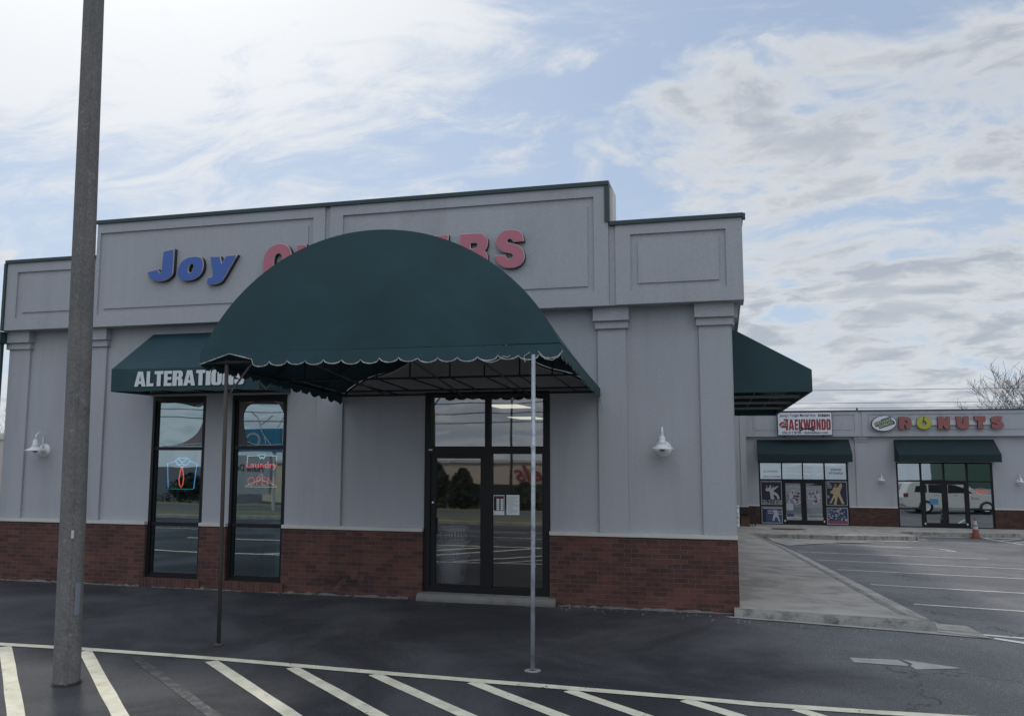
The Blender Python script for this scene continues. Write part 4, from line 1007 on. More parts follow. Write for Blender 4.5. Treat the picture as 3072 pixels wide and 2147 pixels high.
def storefront(x0, x1, mull, z_lo, z_hi, sides, doors):
    m = MB(); ring(m, x0, x1, -1.12, 1.755, .07, FY-.01, FY+.1, .05, .04)
    for a, b in mull: m.box(a, b, FY, FY+.1, -1.08, 1.70)
    m.box(x0+.07, x1-.07, FY+.002, FY+.098, z_hi[0], z_hi[1])
    for a, b in sides: m.box(a, b, FY+.004, FY+.096, z_lo[0], z_lo[1])
    s_ = m.build('storefront_frame', FRAME, far)
    edges = [x0+.07]+[v for ab in mull for v in ab]+[x1-.07]
    for i in range(0, len(edges), 2):
        q = MB(); q.add([(edges[i], FY+.05, z_hi[1]), (edges[i+1], FY+.05, z_hi[1]), (edges[i+1], FY+.057, 1.70), (edges[i], FY+.057, 1.70)], [(0,1,2,3)]); q.build('pane', GLF, s_)
    for a, b in sides:
        for z0, z1 in ((-1.08, z_lo[0]), (z_lo[1], z_hi[0])):
            q = MB(); q.add([(a, FY+.05, z0), (b, FY+.05, z0), (b, FY+.05+.009*(z1-z0), z1), (a, FY+.05+.009*(z1-z0), z1)], [(0,1,2,3)]); q.build('pane', GLF, s_)
    for a, b, hs in doors:
        m = MB(); ring(m, a, b, -1.08, z_hi[0]-.005, .11, FY-.005, FY+.05, .10, .17); d = m.build('door', FRAME, far)
        q = MB(); q.add([(a+.11, FY+.02, -.91), (b-.11, FY+.02, -.91), (b-.11, FY+.035, z_hi[0]-.105), (a+.11, FY+.035, z_hi[0]-.105)], [(0,1,2,3)]); q.build('pane', GLF, d)
        hx = b-.08 if hs > 0 else a+.08
        q = MB(); q.tube([(hx, FY-.01, -.30), (hx, FY-.07, -.25), (hx, FY-.07, .0), (hx, FY-.01, .05)], .014, 6); q.build('handle', FRAME, d)
        q = MB(); fx = a+.05 if hs > 0 else b-.05; q.box(fx-.03, fx+.03, FY-.02, FY-.008, -.99, -.90); q.build('pivot_cover', LEDGE, d)
    return s_
storefront(1.45, 5.38, [(2.455, 2.51), (3.385, 3.435), (4.33, 4.39)], (-.30, -.22), (.885, .965), [(1.52, 2.455), (4.39, 5.31)], [(2.512, 3.40, 1), (3.42, 4.328, -1)])
storefront(7.42, 11.35, [(8.40, 8.475), (9.345, 9.42), (10.285, 10.365)], (-.335, -.265), (.895, .955), [(7.49, 8.40), (10.365, 11.28)], [(8.48, 9.37, 1), (9.39, 10.28, -1)])
a1 = shed_awning('shed_awning', 'green awning over the martial arts storefront across the lot', 1.42, 5.47, FY-.005, FY-1., 1.785, 2.125, 2.79, fab=FABD)
a2 = shed_awning('shed_awning', 'green awning over the doughnut shop storefront across the lot', 7.38, 11.47, FY-.005, FY-1., 1.80, 2.118, 2.78, fab=FABD)
put(wl, 6.765, FY, .95, 'small white wall lamp between the two storefronts across the lot')
put(wl, 12.38, FY, .93, 'small white wall lamp right of the doughnut shop at the picture edge')

# box sign
bs = thing('martial_arts_sign', 'white box sign with large red TAEKWONDO lettering over the far left storefront', 'sign', (3.53, FY-.4, 2.97))
m = MB(); m.box(2.33, 4.74, FY-.48, FY-.25, 2.97, 4.05); m.box(2.6, 2.7, FY-.25, FY-.0, 2.9, 2.96); m.box(4.3, 4.4, FY-.25, FY-.0, 2.9, 2.96); m.build('cabinet', pmat('sign_case', (.05, .06, .07), .5), bs)
m = MB(); m.box(2.36, 4.71, FY-.50, FY-.48, 3.0, 4.02); m.build('face', pmat('sign_face', (.62, .64, .68), .5, var=.05), bs, bevel=.006)
SRED = pmat('sign_red', (.25, .030, .035), .5); ys_ = FY-.505
text("Jeong's Yongin Martial Arts", 2.44, 4.02, 3.80, 3.98, ys_, NAVY, 'top_lettering', bs, bold=.01)
text('KOREAN', 4.13, 4.63, 3.83, 3.955, ys_, INK, 'korean_lettering', bs, bold=.05)
for ch, a, b in (('A', 2.83, 3.07), ('E', 3.10, 3.24), ('K', 3.27, 3.47), ('W', 3.47, 3.80), ('O', 3.81, 4.01), ('N', 4.04, 4.23), ('D', 4.26, 4.45), ('O', 4.47, 4.66)):
    glyph(ch, a, b, 3.225, 3.72, ys_, SRED, bs)
m = MB(); m.box(2.70, 2.80, FY-.506, FY-.501, 3.22, 3.72); m.box(2.62, 2.82, FY-.508, FY-.5065, 3.66, 3.74); m.build('letter', SRED, bs)
m = MB(); m.prism([(2.61+.20*math.cos(a*.3927), 3.47+.145*math.sin(a*.3927)) for a in range(16)], FY-.513, FY-.509, axis='y'); m.build('oval_emblem', SRED, bs)
m = MB(); m.tube([(2.47, FY-.516, 3.40), (2.60, FY-.516, 3.53), (2.74, FY-.516, 3.56)], .011, 4); m.tube([(2.46, FY-.516, 3.43), (2.58, FY-.516, 3.44), (2.76, FY-.516, 3.46)], .008, 4); m.build_each('emblem_stroke', PAPER, bs)
m = MB()
for pl in ([(3.30,3.19),(3.45,3.27),(3.62,3.31),(3.78,3.26),(3.93,3.19)], [(3.30,3.36),(3.48,3.29),(3.62,3.30),(3.78,3.30),(3.93,3.38)]): m.tube([(a, FY-.512, b) for a, b in pl], .028, 5)
m.build('belt_emblem', INK, bs)
text('256.217.8700 - tkdmadison.com', 2.53, 4.53, 3.05, 3.17, ys_, NAVY, 'phone_lettering', bs, bold=.02)
# oval doughnut sign
ds = thing('oval_shop_sign', 'white oval sign with tilted navy panel reading Daylight Donuts beside the doughnut letters', 'sign', (6.93, FY-.4, 3.15))
m = MB(); m.prism([(6.935+.53*math.cos(a*.19635)*math.cos(.12)-.355*math.sin(a*.19635)*math.sin(.12), 3.51+.355*math.sin(a*.19635)*math.cos(.12)+.53*math.cos(a*.19635)*math.sin(.12)) for a in range(32)], FY-.44, FY-.26, axis='y'); m.build('cabinet', RETURN, ds)
m = MB(); m.prism([(6.935+.51*math.cos(a*.19635)*math.cos(.12)-.335*math.sin(a*.19635)*math.sin(.12), 3.51+.335*math.sin(a*.19635)*math.cos(.12)+.51*math.cos(a*.19635)*math.sin(.12)) for a in range(32)], FY-.455, FY-.441, axis='y'); m.build('face', MATS['sign_face'], ds)
m = MB(); ca, sa = math.cos(.33), math.sin(.33)
m.prism([(6.935+x*ca-z*sa, 3.51+x*sa+z*ca) for x, z in ((-.40,.16),(-.08,.16),(-.08,.20),(.38,.20),(.38,-.02),(.43,-.02),(.43,-.17),(-.27,-.17),(-.27,-.04),(-.40,-.04))], FY-.462, FY-.456, axis='y'); m.build('navy_panel', pmat('sign_navy', (.015, .06, .13), .5), ds)
YEL = pmat('sign_yellow', (.55, .55, .22), .5)
for s_, dz_ in (('DAYLIGHT', .085), ('DONUTS', -.07)):
    xo_ = (-.0 if dz_ > 0 else .06)
    cxx, czz = 6.935+xo_*ca-dz_*sa, 3.51+xo_*sa+dz_*ca; hw_ = .385 if dz_ > 0 else .29
    text(s_, cxx-hw_, cxx+hw_, czz-.062, czz+.062, FY-.465, YEL, 'lettering', ds, bold=.02, tilt=.33)
# DONUTS channel letters with raceway
dn = thing('doughnut_letters', 'row of red channel letters with a yellow ring for the O on a white rail', 'sign', (9.6, FY-.3, 3.24))
m = MB(); m.box(7.75, 11.4, FY-.30, FY-.245, 3.42, 3.64); m.build('raceway', pmat('raceway_white', (.55, .57, .58), .6), dn)
DR = [pmat('donut_red', (.27, .09, .088), .5), pmat('donut_trim', (.10, .05, .05), .5), RETURN]; DYL = [pmat('donut_yellow', (.38, .38, .05), .5), DR[1], RETURN]
def dl(outs, x0, x1, mats, z0=3.24, z1=3.795):
    me = curve_mesh([smooth_pts([(x0+p[0]*(x1-x0), z0+p[1]*(z1-z0))+tuple(p[2:]) for p in o]) for o in outs], extrude=.05, bevel=.008)
    xs = [v.co.x for v in me.vertices]; zs = [v.co.y for v in me.vertices]
    return place_flat(me, min(xs), max(xs), min(zs), max(zs), FY-.37, mats, 'letter', dn)
dl([[(0,0,1),(.34,0,1),(.42,.40,1),(.50,.30),(.55,.02,1),(.75,.05),(.97,.30),(1,.55),(.9,.85),(.6,1),(0,1,1)], [(.42,.60),(.50,.72),(.62,.68),(.66,.52),(.58,.42),(.46,.46)]], 7.57, 8.09, DR)
cir = lambda r, k=24, gap=0: [(.5+r*math.cos(2*math.pi*i/k), .5+r*math.sin(2*math.pi*i/k)) for i in range(k)]
dl([[(.46,1.0,1),(.30,.98),(.08,.80),(0,.52),(.06,.25),(.25,.05),(.5,0),(.75,.05),(.94,.25),(1,.5),(.92,.78),(.72,.96),(.56,1,1),(.50,.66,1),(.60,.64),(.67,.5),(.60,.37),(.5,.33),(.38,.38),(.33,.5),(.38,.62),(.44,.66,1)]], 8.29, 8.91, DYL)
dl([[(0,.94,1),(.22,1,1),(.5,.97,1),(.68,.62,1),(.74,1,1),(1,1,1),(1,0,1),(.62,0,1),(.40,.40,1),(.40,0,1),(.03,0,1),(.03,.80,1)]], 9.15, 9.65, DR)
dl([[(0,1,1),(.42,1,1),(.42,.46,1),(.5,.40,1),(.58,.46,1),(.60,1,1),(1,1,1),(1,.25),(.85,.04),(.55,0),(.30,.03),(.08,.2),(.05,.4,1)]], 9.91, 10.41, DR)
dl([[(0,1,1),(.98,1,1),(1,.64,1),(.72,.62,1),(.76,0,1),(.28,0,1),(.30,.66,1),(.04,.66,1)]], 10.64, 11.09, DR)
dl([[(.35,.96),(.6,1),(.92,.95,1),(.85,.68,1),(.68,.66),(.58,.70),(.60,.62),(.75,.58),(.95,.45),(1,.25),(.85,.06),(.55,0),(.25,.02),(.02,.12,1),(.05,.42,1),(.25,.36),(.45,.34),(.48,.40),(.25,.45),(.05,.55),(0,.72),(.12,.88)]], 11.30, 11.79, DR)

# posters and decals on the martial arts glass
PNAVY = pmat('poster_navy', (.012, .016, .035), .6, var=.2, vscale=3); PBL = pmat('poster_blue', (.03, .06, .14), .6, var=.25, vscale=3); PWH = pmat('gi_white', (.40, .40, .42), .7, var=.12, vscale=6); PTAN = pmat('gi_cream', (.38, .30, .18), .7, var=.1); SKIN = pmat('poster_skin', (.20, .13, .10), .7); PMAR = pmat('poster_maroon', (.22, .05, .09), .7); BORD = pmat('poster_border', (.45, .45, .47), .6)
def poster(x0, x1, z0, z1, back, label):
    t_ = thing('window_poster', label, 'poster', ((x0+x1)/2, FY, z0), 'posters on the martial arts storefront')
    q = MB(); q.box(x0, x1, FY-.018, FY-.012, z0, z1); q.build('border', BORD, t_)
    q = MB(); q.box(x0+.02, x1-.02, FY-.021, FY-.0185, z0+.02, z1-.02); q.build('picture', back, t_); return t_
def shape(par, x0, x1, z0, z1, pts, mat, name, d=.024):
    me = curve_mesh([smooth_pts([(x0+p[0]*(x1-x0), z0+p[1]*(z1-z0))+tuple(p[2:]) for p in pts], 5)])
    xs = [v.co.x for v in me.vertices]; zs = [v.co.y for v in me.vertices]
    return place_flat(me, min(xs), max(xs), min(zs), max(zs), FY-d, mat, name, par)
p1 = poster(1.525, 2.45, -.215, .88, PNAVY, 'tall dark poster of two white-suited fighters above a phone number')
FIG = [(.42,.02,1),(.40,.28),(.36,.48),(.20,.50),(.14,.60),(.20,.70),(.34,.72),(.40,.86),(.46,.86),(.47,.70),(.60,.72),(.84,.84,1),(.90,.80,1),(.66,.58),(.60,.48),(.74,.42),(.88,.24),(.94,.04,1),(.80,.03,1),(.76,.20),(.62,.30),(.58,.25),(.66,.02,1)]
shape(p1, 1.62, 2.40, .02, .78, FIG, PWH, 'white_figures'); shape(p1, 1.62, 2.4, .02, .78, [(.16,.76),(.19,.86),(.26,.86),(.28,.76),(.22,.70)], SKIN, 'head_shape', .026)
shape(p1, 1.62, 2.4, .02, .78, [(.52,.76),(.55,.84),(.62,.84),(.64,.76),(.58,.71)], SKIN, 'head_shape', .026)
text('256-217-8700', 1.56, 2.42, -.19, .0, FY-.026, PWH, 'phone_lettering', p1, bold=.01)
text('Taekwondo is part of the family', 1.57, 2.40, .79, .86, FY-.026, PWH, 'top_lettering', p1)
p2 = poster(1.525, 2.45, -1.06, -.31, PBL, 'blue poster of a white-suited fighter beside a dark referee')
shape(p2, 1.55, 2.42, -1.02, -.35, [(.50,.10,1),(.56,.40),(.60,.62),(.56,.74),(.62,.84),(.72,.86),(.80,.74),(.82,.50),(.86,.30),(.92,.06,1),(.84,.06,1),(.74,.34),(.66,.30),(.60,.10,1)], PWH, 'white_figure')
shape(p2, 1.55, 2.42, -1.02, -.35, [(.0,.0,1),(.0,.74,1),(.10,.88),(.20,.84),(.22,.70),(.18,.40),(.22,.0,1)], PNAVY, 'dark_figure')
shape(p2, 1.55, 2.42, -1.02, -.35, [(.64,.86),(.66,.95),(.74,.95),(.76,.86),(.70,.81)], SKIN, 'head_shape', .026)
m = MB()
for a, b, z in ((1.80, 2.05, -.52), (1.80, 2.02, -.62), (2.27, 2.42, -.55), (2.27, 2.42, -.66), (1.6, 2.4, -.40)): m.box(a, b, FY-.0225, FY-.0215, z, z+.035)
m.build_each('wall_banner', BORD, p2)
p3 = poster(4.395, 5.305, -.215, .875, PNAVY, 'tall dark poster of a cream-suited fighter with raised fist')
shape(p3, 4.5, 5.28, -.18, .84, [(.02,.04,1),(.16,.26),(.26,.42),(.24,.48),(.12,.52),(.10,.60),(.22,.64),(.26,.74),(.34,.80),(.42,.76),(.56,.82),(.66,.96,1),(.74,.95,1),(.76,.80),(.66,.62),(.64,.50),(.74,.30),(.86,.04,1),(.72,.04,1),(.56,.34),(.50,.36),(.46,.20),(.42,.0,1),(.26,.02,1),(.34,.24),(.30,.30),(.16,.08,1)], PTAN, 'cream_figure')
shape(p3, 4.5, 5.28, -.18, .84, [(.34,.80),(.34,.92),(.42,.95),(.48,.90),(.46,.80)], SKIN, 'head_shape', .026)
m = MB()
for a, b, z in ((4.45, 4.56, .80), (4.45, 4.62, .74), (4.45, 4.66, .66), (4.45, 4.66, .58), (4.43, 4.52, .20), (4.43, 4.54, .13)): m.box(a, b, FY-.023, FY-.0215, z, z+.03)
m.build_each('poster_caption', PWH, p3)
p4 = poster(4.395, 5.305, -1.06, -.31, PBL, 'poster of a crowd in white over a maroon band')
random.seed(2); m = MB()
for k in range(110):
    a, b = random.uniform(4.44, 5.24), random.uniform(-.88, -.38); r1, r3 = random.uniform(.02, .055), random.uniform(.015, .035)
    m.prism([(a+r1*math.cos(i*1.05)*random.uniform(.7, 1.2), b+r3*math.sin(i*1.05)) for i in range(6)], FY-.0225-.0001*k, FY-.0215-.0001*k, random.choice((0, 0, 1, 2, 2)), 'y')
m.build('pupil_shapes', [PWH, SKIN, PNAVY], p4)
m = MB(); m.box(4.42, 5.28, FY-.0225, FY-.0215, -1.03, -.91); m.build('maroon_band', PMAR, p4)
for a, b, z0, z1, s_, bo in ((1.62, 2.42, 1.02, 1.12, '256-217-8700', .02), (4.58, 5.18, 1.20, 1.30, 'FITNESS', .03), (4.66, 5.10, 1.36, 1.46, 'FOCUS', .03), (1.65, 2.3, 1.27, 1.36, 'SELF-DEFENSE', .0), (2.72, 3.15, .58, .68, 'Welcome', 0.), (3.62, 4.15, .58, .68, 'Taekwondo', 0.)):
    lab = {'256-217-8700': 'white phone number lettered on the upper left pane of the far storefront', 'FITNESS': 'word FITNESS lettered on the upper right pane of the far storefront', 'FOCUS': 'word FOCUS lettered above FITNESS on the far storefront', 'SELF-DEFENSE': 'faint words SELF-DEFENSE on the upper left pane of the far storefront', 'Welcome': 'word Welcome on the left door of the martial arts storefront', 'Taekwondo': 'word Taekwondo on the right door of the martial arts storefront'}[s_]
    o = text(s_, a, b, z0, z1, FY+.02 if z0 > .9 else FY+.01, pmat('dim_vinyl', (.36, .37, .38), .7) if 'SELF' in s_ or z0 < .9 else PWH, 'window_lettering', None, bold=bo)
    tag(centre(o), lab, 'lettering')
def decal(x0, x1, z0, z1, label, cols, seed):
    t_ = thing('door_decal', label, 'decal', ((x0+x1)/2, FY, z0), 'decals on the martial arts doors'); rnd = random.Random(seed)
    pts_ = []
    for k in range(26):
        a = 2*math.pi*k/26; r = rnd.uniform(.62, 1.05); pts_.append((.5+.5*r*math.cos(a), .5+.5*r*math.sin(a)))
    shape(t_, x0, x1, z0, z1, pts_, PWH, 'backing', .004)
    for k, c_ in enumerate(cols*4):
        a, b, w_, h_ = rnd.uniform(.12, .68), rnd.uniform(.08, .75), rnd.uniform(.08, .34), rnd.uniform(.06, .24)
        q = [(a+w_*(.5+.5*math.cos(i)*rnd.uniform(.6, 1.)), b+h_*(.5+.5*math.sin(i)*rnd.uniform(.6, 1.))) for i in (0, .9, 1.8, 2.7, 3.6, 4.5, 5.4)]
        shape(t_, x0, x1, z0, z1, q, c_, 'colour_patch', .006+.0006*k)
LAV = pmat('lavender', (.20, .19, .26), .7); LBL = pmat('decal_blue', (.09, .14, .25), .7); DRD = pmat('decal_red', (.22, .06, .06), .7)
decal(2.68, 3.32, -.28, .50, 'white and lavender patch decal on the left door of the martial arts storefront', [LAV, LBL, PNAVY, LAV, DRD], 4)
decal(3.55, 4.20, -.20, .50, 'white, red and blue patch decal on the right door of the martial arts storefront', [DRD, LBL, LAV, LBL, PNAVY], 9)
def sheet_thing(nm, x0, x1, z0, z1, mats_, label, body=None, tm=None):
    t_ = thing(nm, label, 'notice', ((x0+x1)/2, FY, z0)); q = MB(); q.box(x0, x1, FY-.016, FY-.011, z0, z1); q.build('sheet', mats_, t_)
    if body: text(body, x0+.03, x1-.03, z0+(z1-z0)*.25, z0+(z1-z0)*.75, FY-.018, tm, 'lettering', t_, bold=.01)
    return t_
sheet_thing('door_notice', 2.645, 2.94, -.46, -.14, PWH, 'small white notice low on the left door of the martial arts storefront')
sheet_thing('door_notice', 2.66, 2.96, -.74, -.63, PBL, 'narrow blue sticker low on the left door of the martial arts storefront')
sheet_thing('door_banner', 2.66, 3.29, -.86, -.77, BORD, 'pale lettered strip near the bottom of the left martial arts door', 'www.tkdmadison.com', INK)
sheet_thing('door_banner', 3.58, 4.24, -.86, -.77, BORD, 'pale lettered strip near the bottom of the right martial arts door', 'tkdmadison.com', INK)
os_ = sheet_thing('open_sign', 10.49, 10.81, .10, .24, PWH, 'white card with black word OPEN in the right pane of the doughnut shop', 'OPEN', INK)
t_ = thing('neon_open_sign', 'oval red neon OPEN sign in the right pane of the doughnut shop', 'neon sign', (10.87, FY, .38))
text('OPEN', 10.63, 11.12, .42, .56, FY+.012, emis('neon_dim', (.9, .22, .2), .55), 'lettering', t_, bold=-.005)
m = MB(); m.tube([(10.87+.31*math.cos(k*.2618), FY+.012, .495+.13*math.sin(k*.2618)) for k in range(25)], .008, 4); m.build('tube_ring', emis('neon_ring', (.55, .35, .35), .45), t_)
t_ = thing('poster_sheet', 'blue and white notice on the left doughnut shop door', 'notice', (8.95, FY, .0)); m = MB(); m.box(8.76, 9.10, FY-.016, FY-.011, -.10, .14); m.build('sheet', pmat('notice_blue', (.06, .20, .42), .6, var=.2, vscale=9), t_)
# LED ticker seen through the transom
t_ = thing('led_ticker', 'row of yellow-white LED characters behind the transom panes of the martial arts storefront', 'lit sign', (3.4, FY+.3, 1.1))
random.seed(6); m = MB()
for k in range(46):
    x = 2.55+k*.038
    if 3.36 < x < 3.45 or random.random() < .35: continue
    z = 1.17+random.choice((0, .03, .06)); m.box(x, x+.028, FY+.25, FY+.27, z, z+.02)
m.build('led_dot', emis('led_lime', (.8, .85, .35), 1.6), t_)
m = MB(); m.box(2.5, 4.3, FY+.28, FY+.32, 1.08, 1.30); m.build('panel', INK, t_)
m = MB(); m.box(2.5, 4.3, FY+.24, FY+.26, 1.385, 1.40); m.build('bar', emis('led_bar', (.8, .9, .9), .5), t_)

# A-frame board, bench, planter, cone
t_ = thing('sidewalk_board', 'narrow white folding board leaning at the shop corner on the far walk', 'board', (.40, 27.1, WZ))
m = MB(); m.prism([(27.0, WZ), (27.03, WZ), (27.23, -.19), (27.20, -.19)], .10, .50, axis='x'); m.prism([(27.46, WZ), (27.43, WZ), (27.23, -.19), (27.26, -.19)], .10, .50, axis='x'); m.build('panel', PAPER, t_)
for ch, (z0, z1), mt in (('OPEN', (-.34, -.26), SRED), ('KIDS', (-.60, -.52), NAVY), ('TKD', (-.78, -.66), SRED), ('CALL', (-.98, -.90), NAVY)):
    text(ch, .14, .46, z0, z1, 26.985+ (z0-WZ)*.21, mt, 'lettering', t_, bold=.02)
t_ = thing('bench', 'black metal bench in the shaded recess left of the martial arts storefront', 'bench', (1.1, 27.9, WZ))
BLK = pmat('black_metal', (.02, .018, .018), .6)
m = MB(); 
for k in range(4): m.box(.55, 1.25, 27.35+k*.10, 27.43+k*.10, WZ+.42, WZ+.45)
m.build('seat', BLK, t_)
m = MB()
for k in range(3): m.box(.55, 1.25, 27.75, 27.77, WZ+.52+k*.11, WZ+.60+k*.11)
m.build('backrest', BLK, t_)
for x in (.58, 1.2):
    m = MB(); m.box(x-.02, x+.02, 27.34, 27.38, WZ, WZ+.44); m.box(x-.02, x+.02, 27.72, 27.76, WZ, WZ+.85); m.tube([(x, 27.36, WZ+.42), (x, 27.36, WZ+.64), (x, 27.5, WZ+.68), (x, 27.74, WZ+.66)], .02, 6); m.build('leg', BLK, t_)
t_ = thing('wooden_planter', 'brown wooden box planter beside the bench at the far corner', 'planter', (.75, 27.2, WZ))
m = MB(); m.box(.56, .94, 27.0, 27.3, WZ, WZ+.36); m.build('box', pmat('planter_wood', (.09, .055, .035), .9, var=.3, vscale=5), t_, bevel=.01)
m = MB(); m.box(.53, .97, 26.97, 27.33, WZ+.361, WZ+.40); m.build('rim', pmat('planter_rim', (.05, .04, .03), .9), t_)
t_ = thing('traffic_cone', 'orange traffic cone with two white bands by the doughnut shop kerb', 'traffic cone', (9.95, 25.9, g(0, 26)))
CO = pmat('cone_orange', (.20, .050, .035), .7, var=.15); zc0 = g(0, 26); cx0, cy0 = 9.85, 25.85
m = MB(); m.prism([(cx0-.21, cy0-.17), (cx0-.17, cy0-.21), (cx0+.17, cy0-.21), (cx0+.21, cy0-.17), (cx0+.21, cy0+.17), (cx0+.17, cy0+.21), (cx0-.17, cy0+.21), (cx0-.21, cy0+.17)], zc0+.003, zc0+.04); m.build('base', CO, t_)
m = MB(); m.lathe([(.15, .04), (.032, .86), (.0, .86)], (cx0, cy0, zc0), 20); m.build('cone_body', CO, t_, True)
rad = lambda z: .15+(.032-.15)*(z-.04)/.82
for z0, z1 in ((.38, .50), (.55, .72)):
    m = MB(); m.lathe([(rad(z0)+.003, z0), (rad(z1)+.003, z1)], (cx0, cy0, zc0), 20); m.build('white_band', PWH, t_, True)

# ------------------------------------------------------------------ trees
BARK = pmat('bark', (.10, .085, .075), .95, var=.3, vscale=6)
def bare_tree(x, y, z, h, seed, label, spread=1.):
    rnd = random.Random(seed); t_ = thing('bare_tree', label, 'tree', (x, y, z), 'leafless winter trees')
    tr, br = MB(), MB()
    def grow(mbx, p, d, L, r, lev):
        n = 4; pts_ = [p]; rs_ = [r]
        for i in range(n):
            d = (d+Vector((rnd.uniform(-1, 1), rnd.uniform(-1, 1), rnd.uniform(-.3, .7)))*.16).normalized(); p = p+d*L/n
            pts_.append(p); rs_.append(max(r*(1-.5*(i+1)/n), .009))
        mbx.tube(pts_, rs_, 5 if lev < 2 else 3, caps=False)
        if lev >= 5: return
        for k in range(rnd.choice((3, 4, 5)) if lev < 4 else 3):
            i = rnd.randint(2, 4); q = Vector(pts_[i]); a = rnd.uniform(0, 6.28)
            nd = (d*1.0+Vector((math.cos(a), math.sin(a), rnd.uniform(-.1, .6)))*rnd.uniform(.5, 1.0)*spread).normalized()
            grow(br, q, nd, L*rnd.uniform(.55, .8), rs_[i]*.62, lev+1)
    grow(tr, Vector((x, y, z-.1)), Vector((0, 0, 1)), h*.30, h*.017, 0)
    tr.build('trunk', BARK, t_); br.build('crown', BARK, t_); return t_
bare_tree(15.9, 41, -1.3, 11.5, 5, 'bare winter tree over the far roof, left of the pair at the right edge', 1.1)
bare_tree(18.6, 42, -1.3, 13, 12, 'bare winter tree at the far right picture edge behind the doughnut shop', 1.1)
bare_tree(-54.5, 40, -1.3, 7.6, 7, 'bare tree beyond the left end of the shop, behind the pale wall')
bare_tree(-60, 47, -1.3, 8.5, 17, 'bare tree farthest left beyond the shop end, mostly cut off by the picture edge')
t_ = thing('neighbour_building', 'pale flat-roofed building just visible past the left end of the shop', 'building', (-49, 36, -1.3))
m = MB(); m.box(-56, -42.9, 30, 40, -1.4, 2.95); m.build('wall', pmat('cream_wall', (.50, .46, .42), .9), t_)
m = MB(); m.box(-56.1, -42.7, 29.9, 40.1, 2.951, 3.25); m.build('roof_band', LEDGE, t_)
# overhead wires
for z0, z1, y, lab in ((6.15, 6.10, 45., 'highest thin overhead wire crossing the sky on the right'), (5.25, 5.38, 45.2, 'middle thin overhead wire above the far wing roof'), (4.95, 5.02, 45.4, 'lowest thin overhead wire just above the far wing roof')):
    m = MB(); m.tube([(-30+k*4, y, z0+(z1-z0)*k/25+.5*((k-12.5)/12.5)**2) for k in range(26)], .014, 4)
    tag(centre(m.build('overhead_wire', STEEL)), lab, 'wire', 'overhead wires')

# ------------------------------------------------------------------ what the glass reflects, behind the viewer
def gz(Y): return g(0, Y)
t_ = thing('craft_store', 'long cream store with a red script sign across the road', 'store', (-24, -95, gz(-95)))
m = MB(); m.box(-64, -6, -110, -95, gz(-95)-.2, gz(-95)+5.6); m.build('wall', pmat('store_cream', (.62, .52, .40), .9), t_)
m = MB(); m.box(-64.3, -5.7, -110, -94.7, gz(-95)+5.601, gz(-95)+6.0); m.build('roof_band', LEDGE, t_)
m = MB(); m.box(-60, -12, -94.9, -94.7, gz(-95), gz(-95)+2.8); m.build('shopfront', INK, t_)
text('Michaels', -27, -15, gz(-95)+3.2, gz(-95)+5.3, -94.6, SRED, 'script_lettering', t_, bold=.02, shear=.35, face=-1)
LEAF = pmat('evergreen_leaf', (.045, .060, .040), .9, var=.4, vscale=1.5)
def evergreen(x, y, z, h, r, seed, label):
    rnd = random.Random(seed); t_ = thing('evergreen_tree', label, 'tree', (x, y, z), 'evergreens across the road'); m = MB()
    for k in range(2600):
        u = rnd.random()**.7; a = rnd.uniform(0, 6.283); rr = r*(1-u)**.8*(.35+.75*rnd.random())*(1+.45*math.sin(a*3+u*7)+.25*math.sin(a*5+u*19)); p = Vector((x+rr*math.cos(a), y+rr*math.sin(a), z+h*.06+u*h*.94))
        q = [p+Vector((rnd.uniform(-.3, .3), rnd.uniform(-.3, .3), rnd.uniform(-.28, .28))) for _ in range(3)]; m.add(q, [(0,1,2)])
    m.build('crown', LEAF, t_); m = MB(); m.tube([(x, y, z-.1), (x, y, z+h*.8)], [.22, .05], 7); m.build('trunk', BARK, t_)
for i, (x, y, h, r) in enumerate(((-22, -50, 3.4, 1.7), (-19.6, -49, 2.9, 1.5), (-25, -52, 2.8, 1.9), (-14.5, -48, 1.9, 1.5), (-40, -66, 2.6, 3), (-54, -64, 3.0, 3.4), (3, -66, 2.2, 3), (14, -64, 2.6, 3))):
    evergreen(x, y, gz(y), h, r, 30+i, ['tallest dark evergreen across the road', 'dark evergreen close right of the tallest one across the road', 'dark evergreen close left of the tallest one across the road', 'low round evergreen before the cream store', 'broad evergreen well left across the road', 'broadest evergreen farthest left across the road', 'evergreen right of the road view behind the viewer', 'tallest evergreen on the right behind the viewer'][i])
for x, y, h, lab in ((-38, -34, 9., 'tall steel street light on the left across the lot behind the viewer'), (-14.0, -42, 7.5, 'slender street light before the cream store')):
    t_ = thing('street_light', lab, 'street light', (x, y, gz(y))); m = MB(); m.tube([(x, y, gz(y)), (x, y, gz(y)+h)], [.11, .07], 8); m.build('pole', STEEL, t_)
    m = MB(); m.tube([(x, y, gz(y)+h), (x+1.0, y, gz(y)+h+.2)], .05, 6); m.box(x+.9, x+1.6, y-.15, y+.15, gz(y)+h+.12, gz(y)+h+.28); m.build('lamp_arm', STEEL, t_)
t_ = thing('pylon_sign', 'blue roadside sign board on two posts behind the viewer', 'sign', (-27, -30, gz(-30)))
m = MB(); m.box(-28.6, -24.4, -30.2, -29.9, gz(-30)+3.3, gz(-30)+4.6); m.build('blue_board', pmat('sign_blue', (.03, .17, .30), .5), t_)
m = MB(); m.box(-28.2, -25.0, -30.2, -29.9, gz(-30)+.9, gz(-30)+3.1); m.build('white_board', pmat('sign_board_grey', (.35, .36, .38), .6), t_)
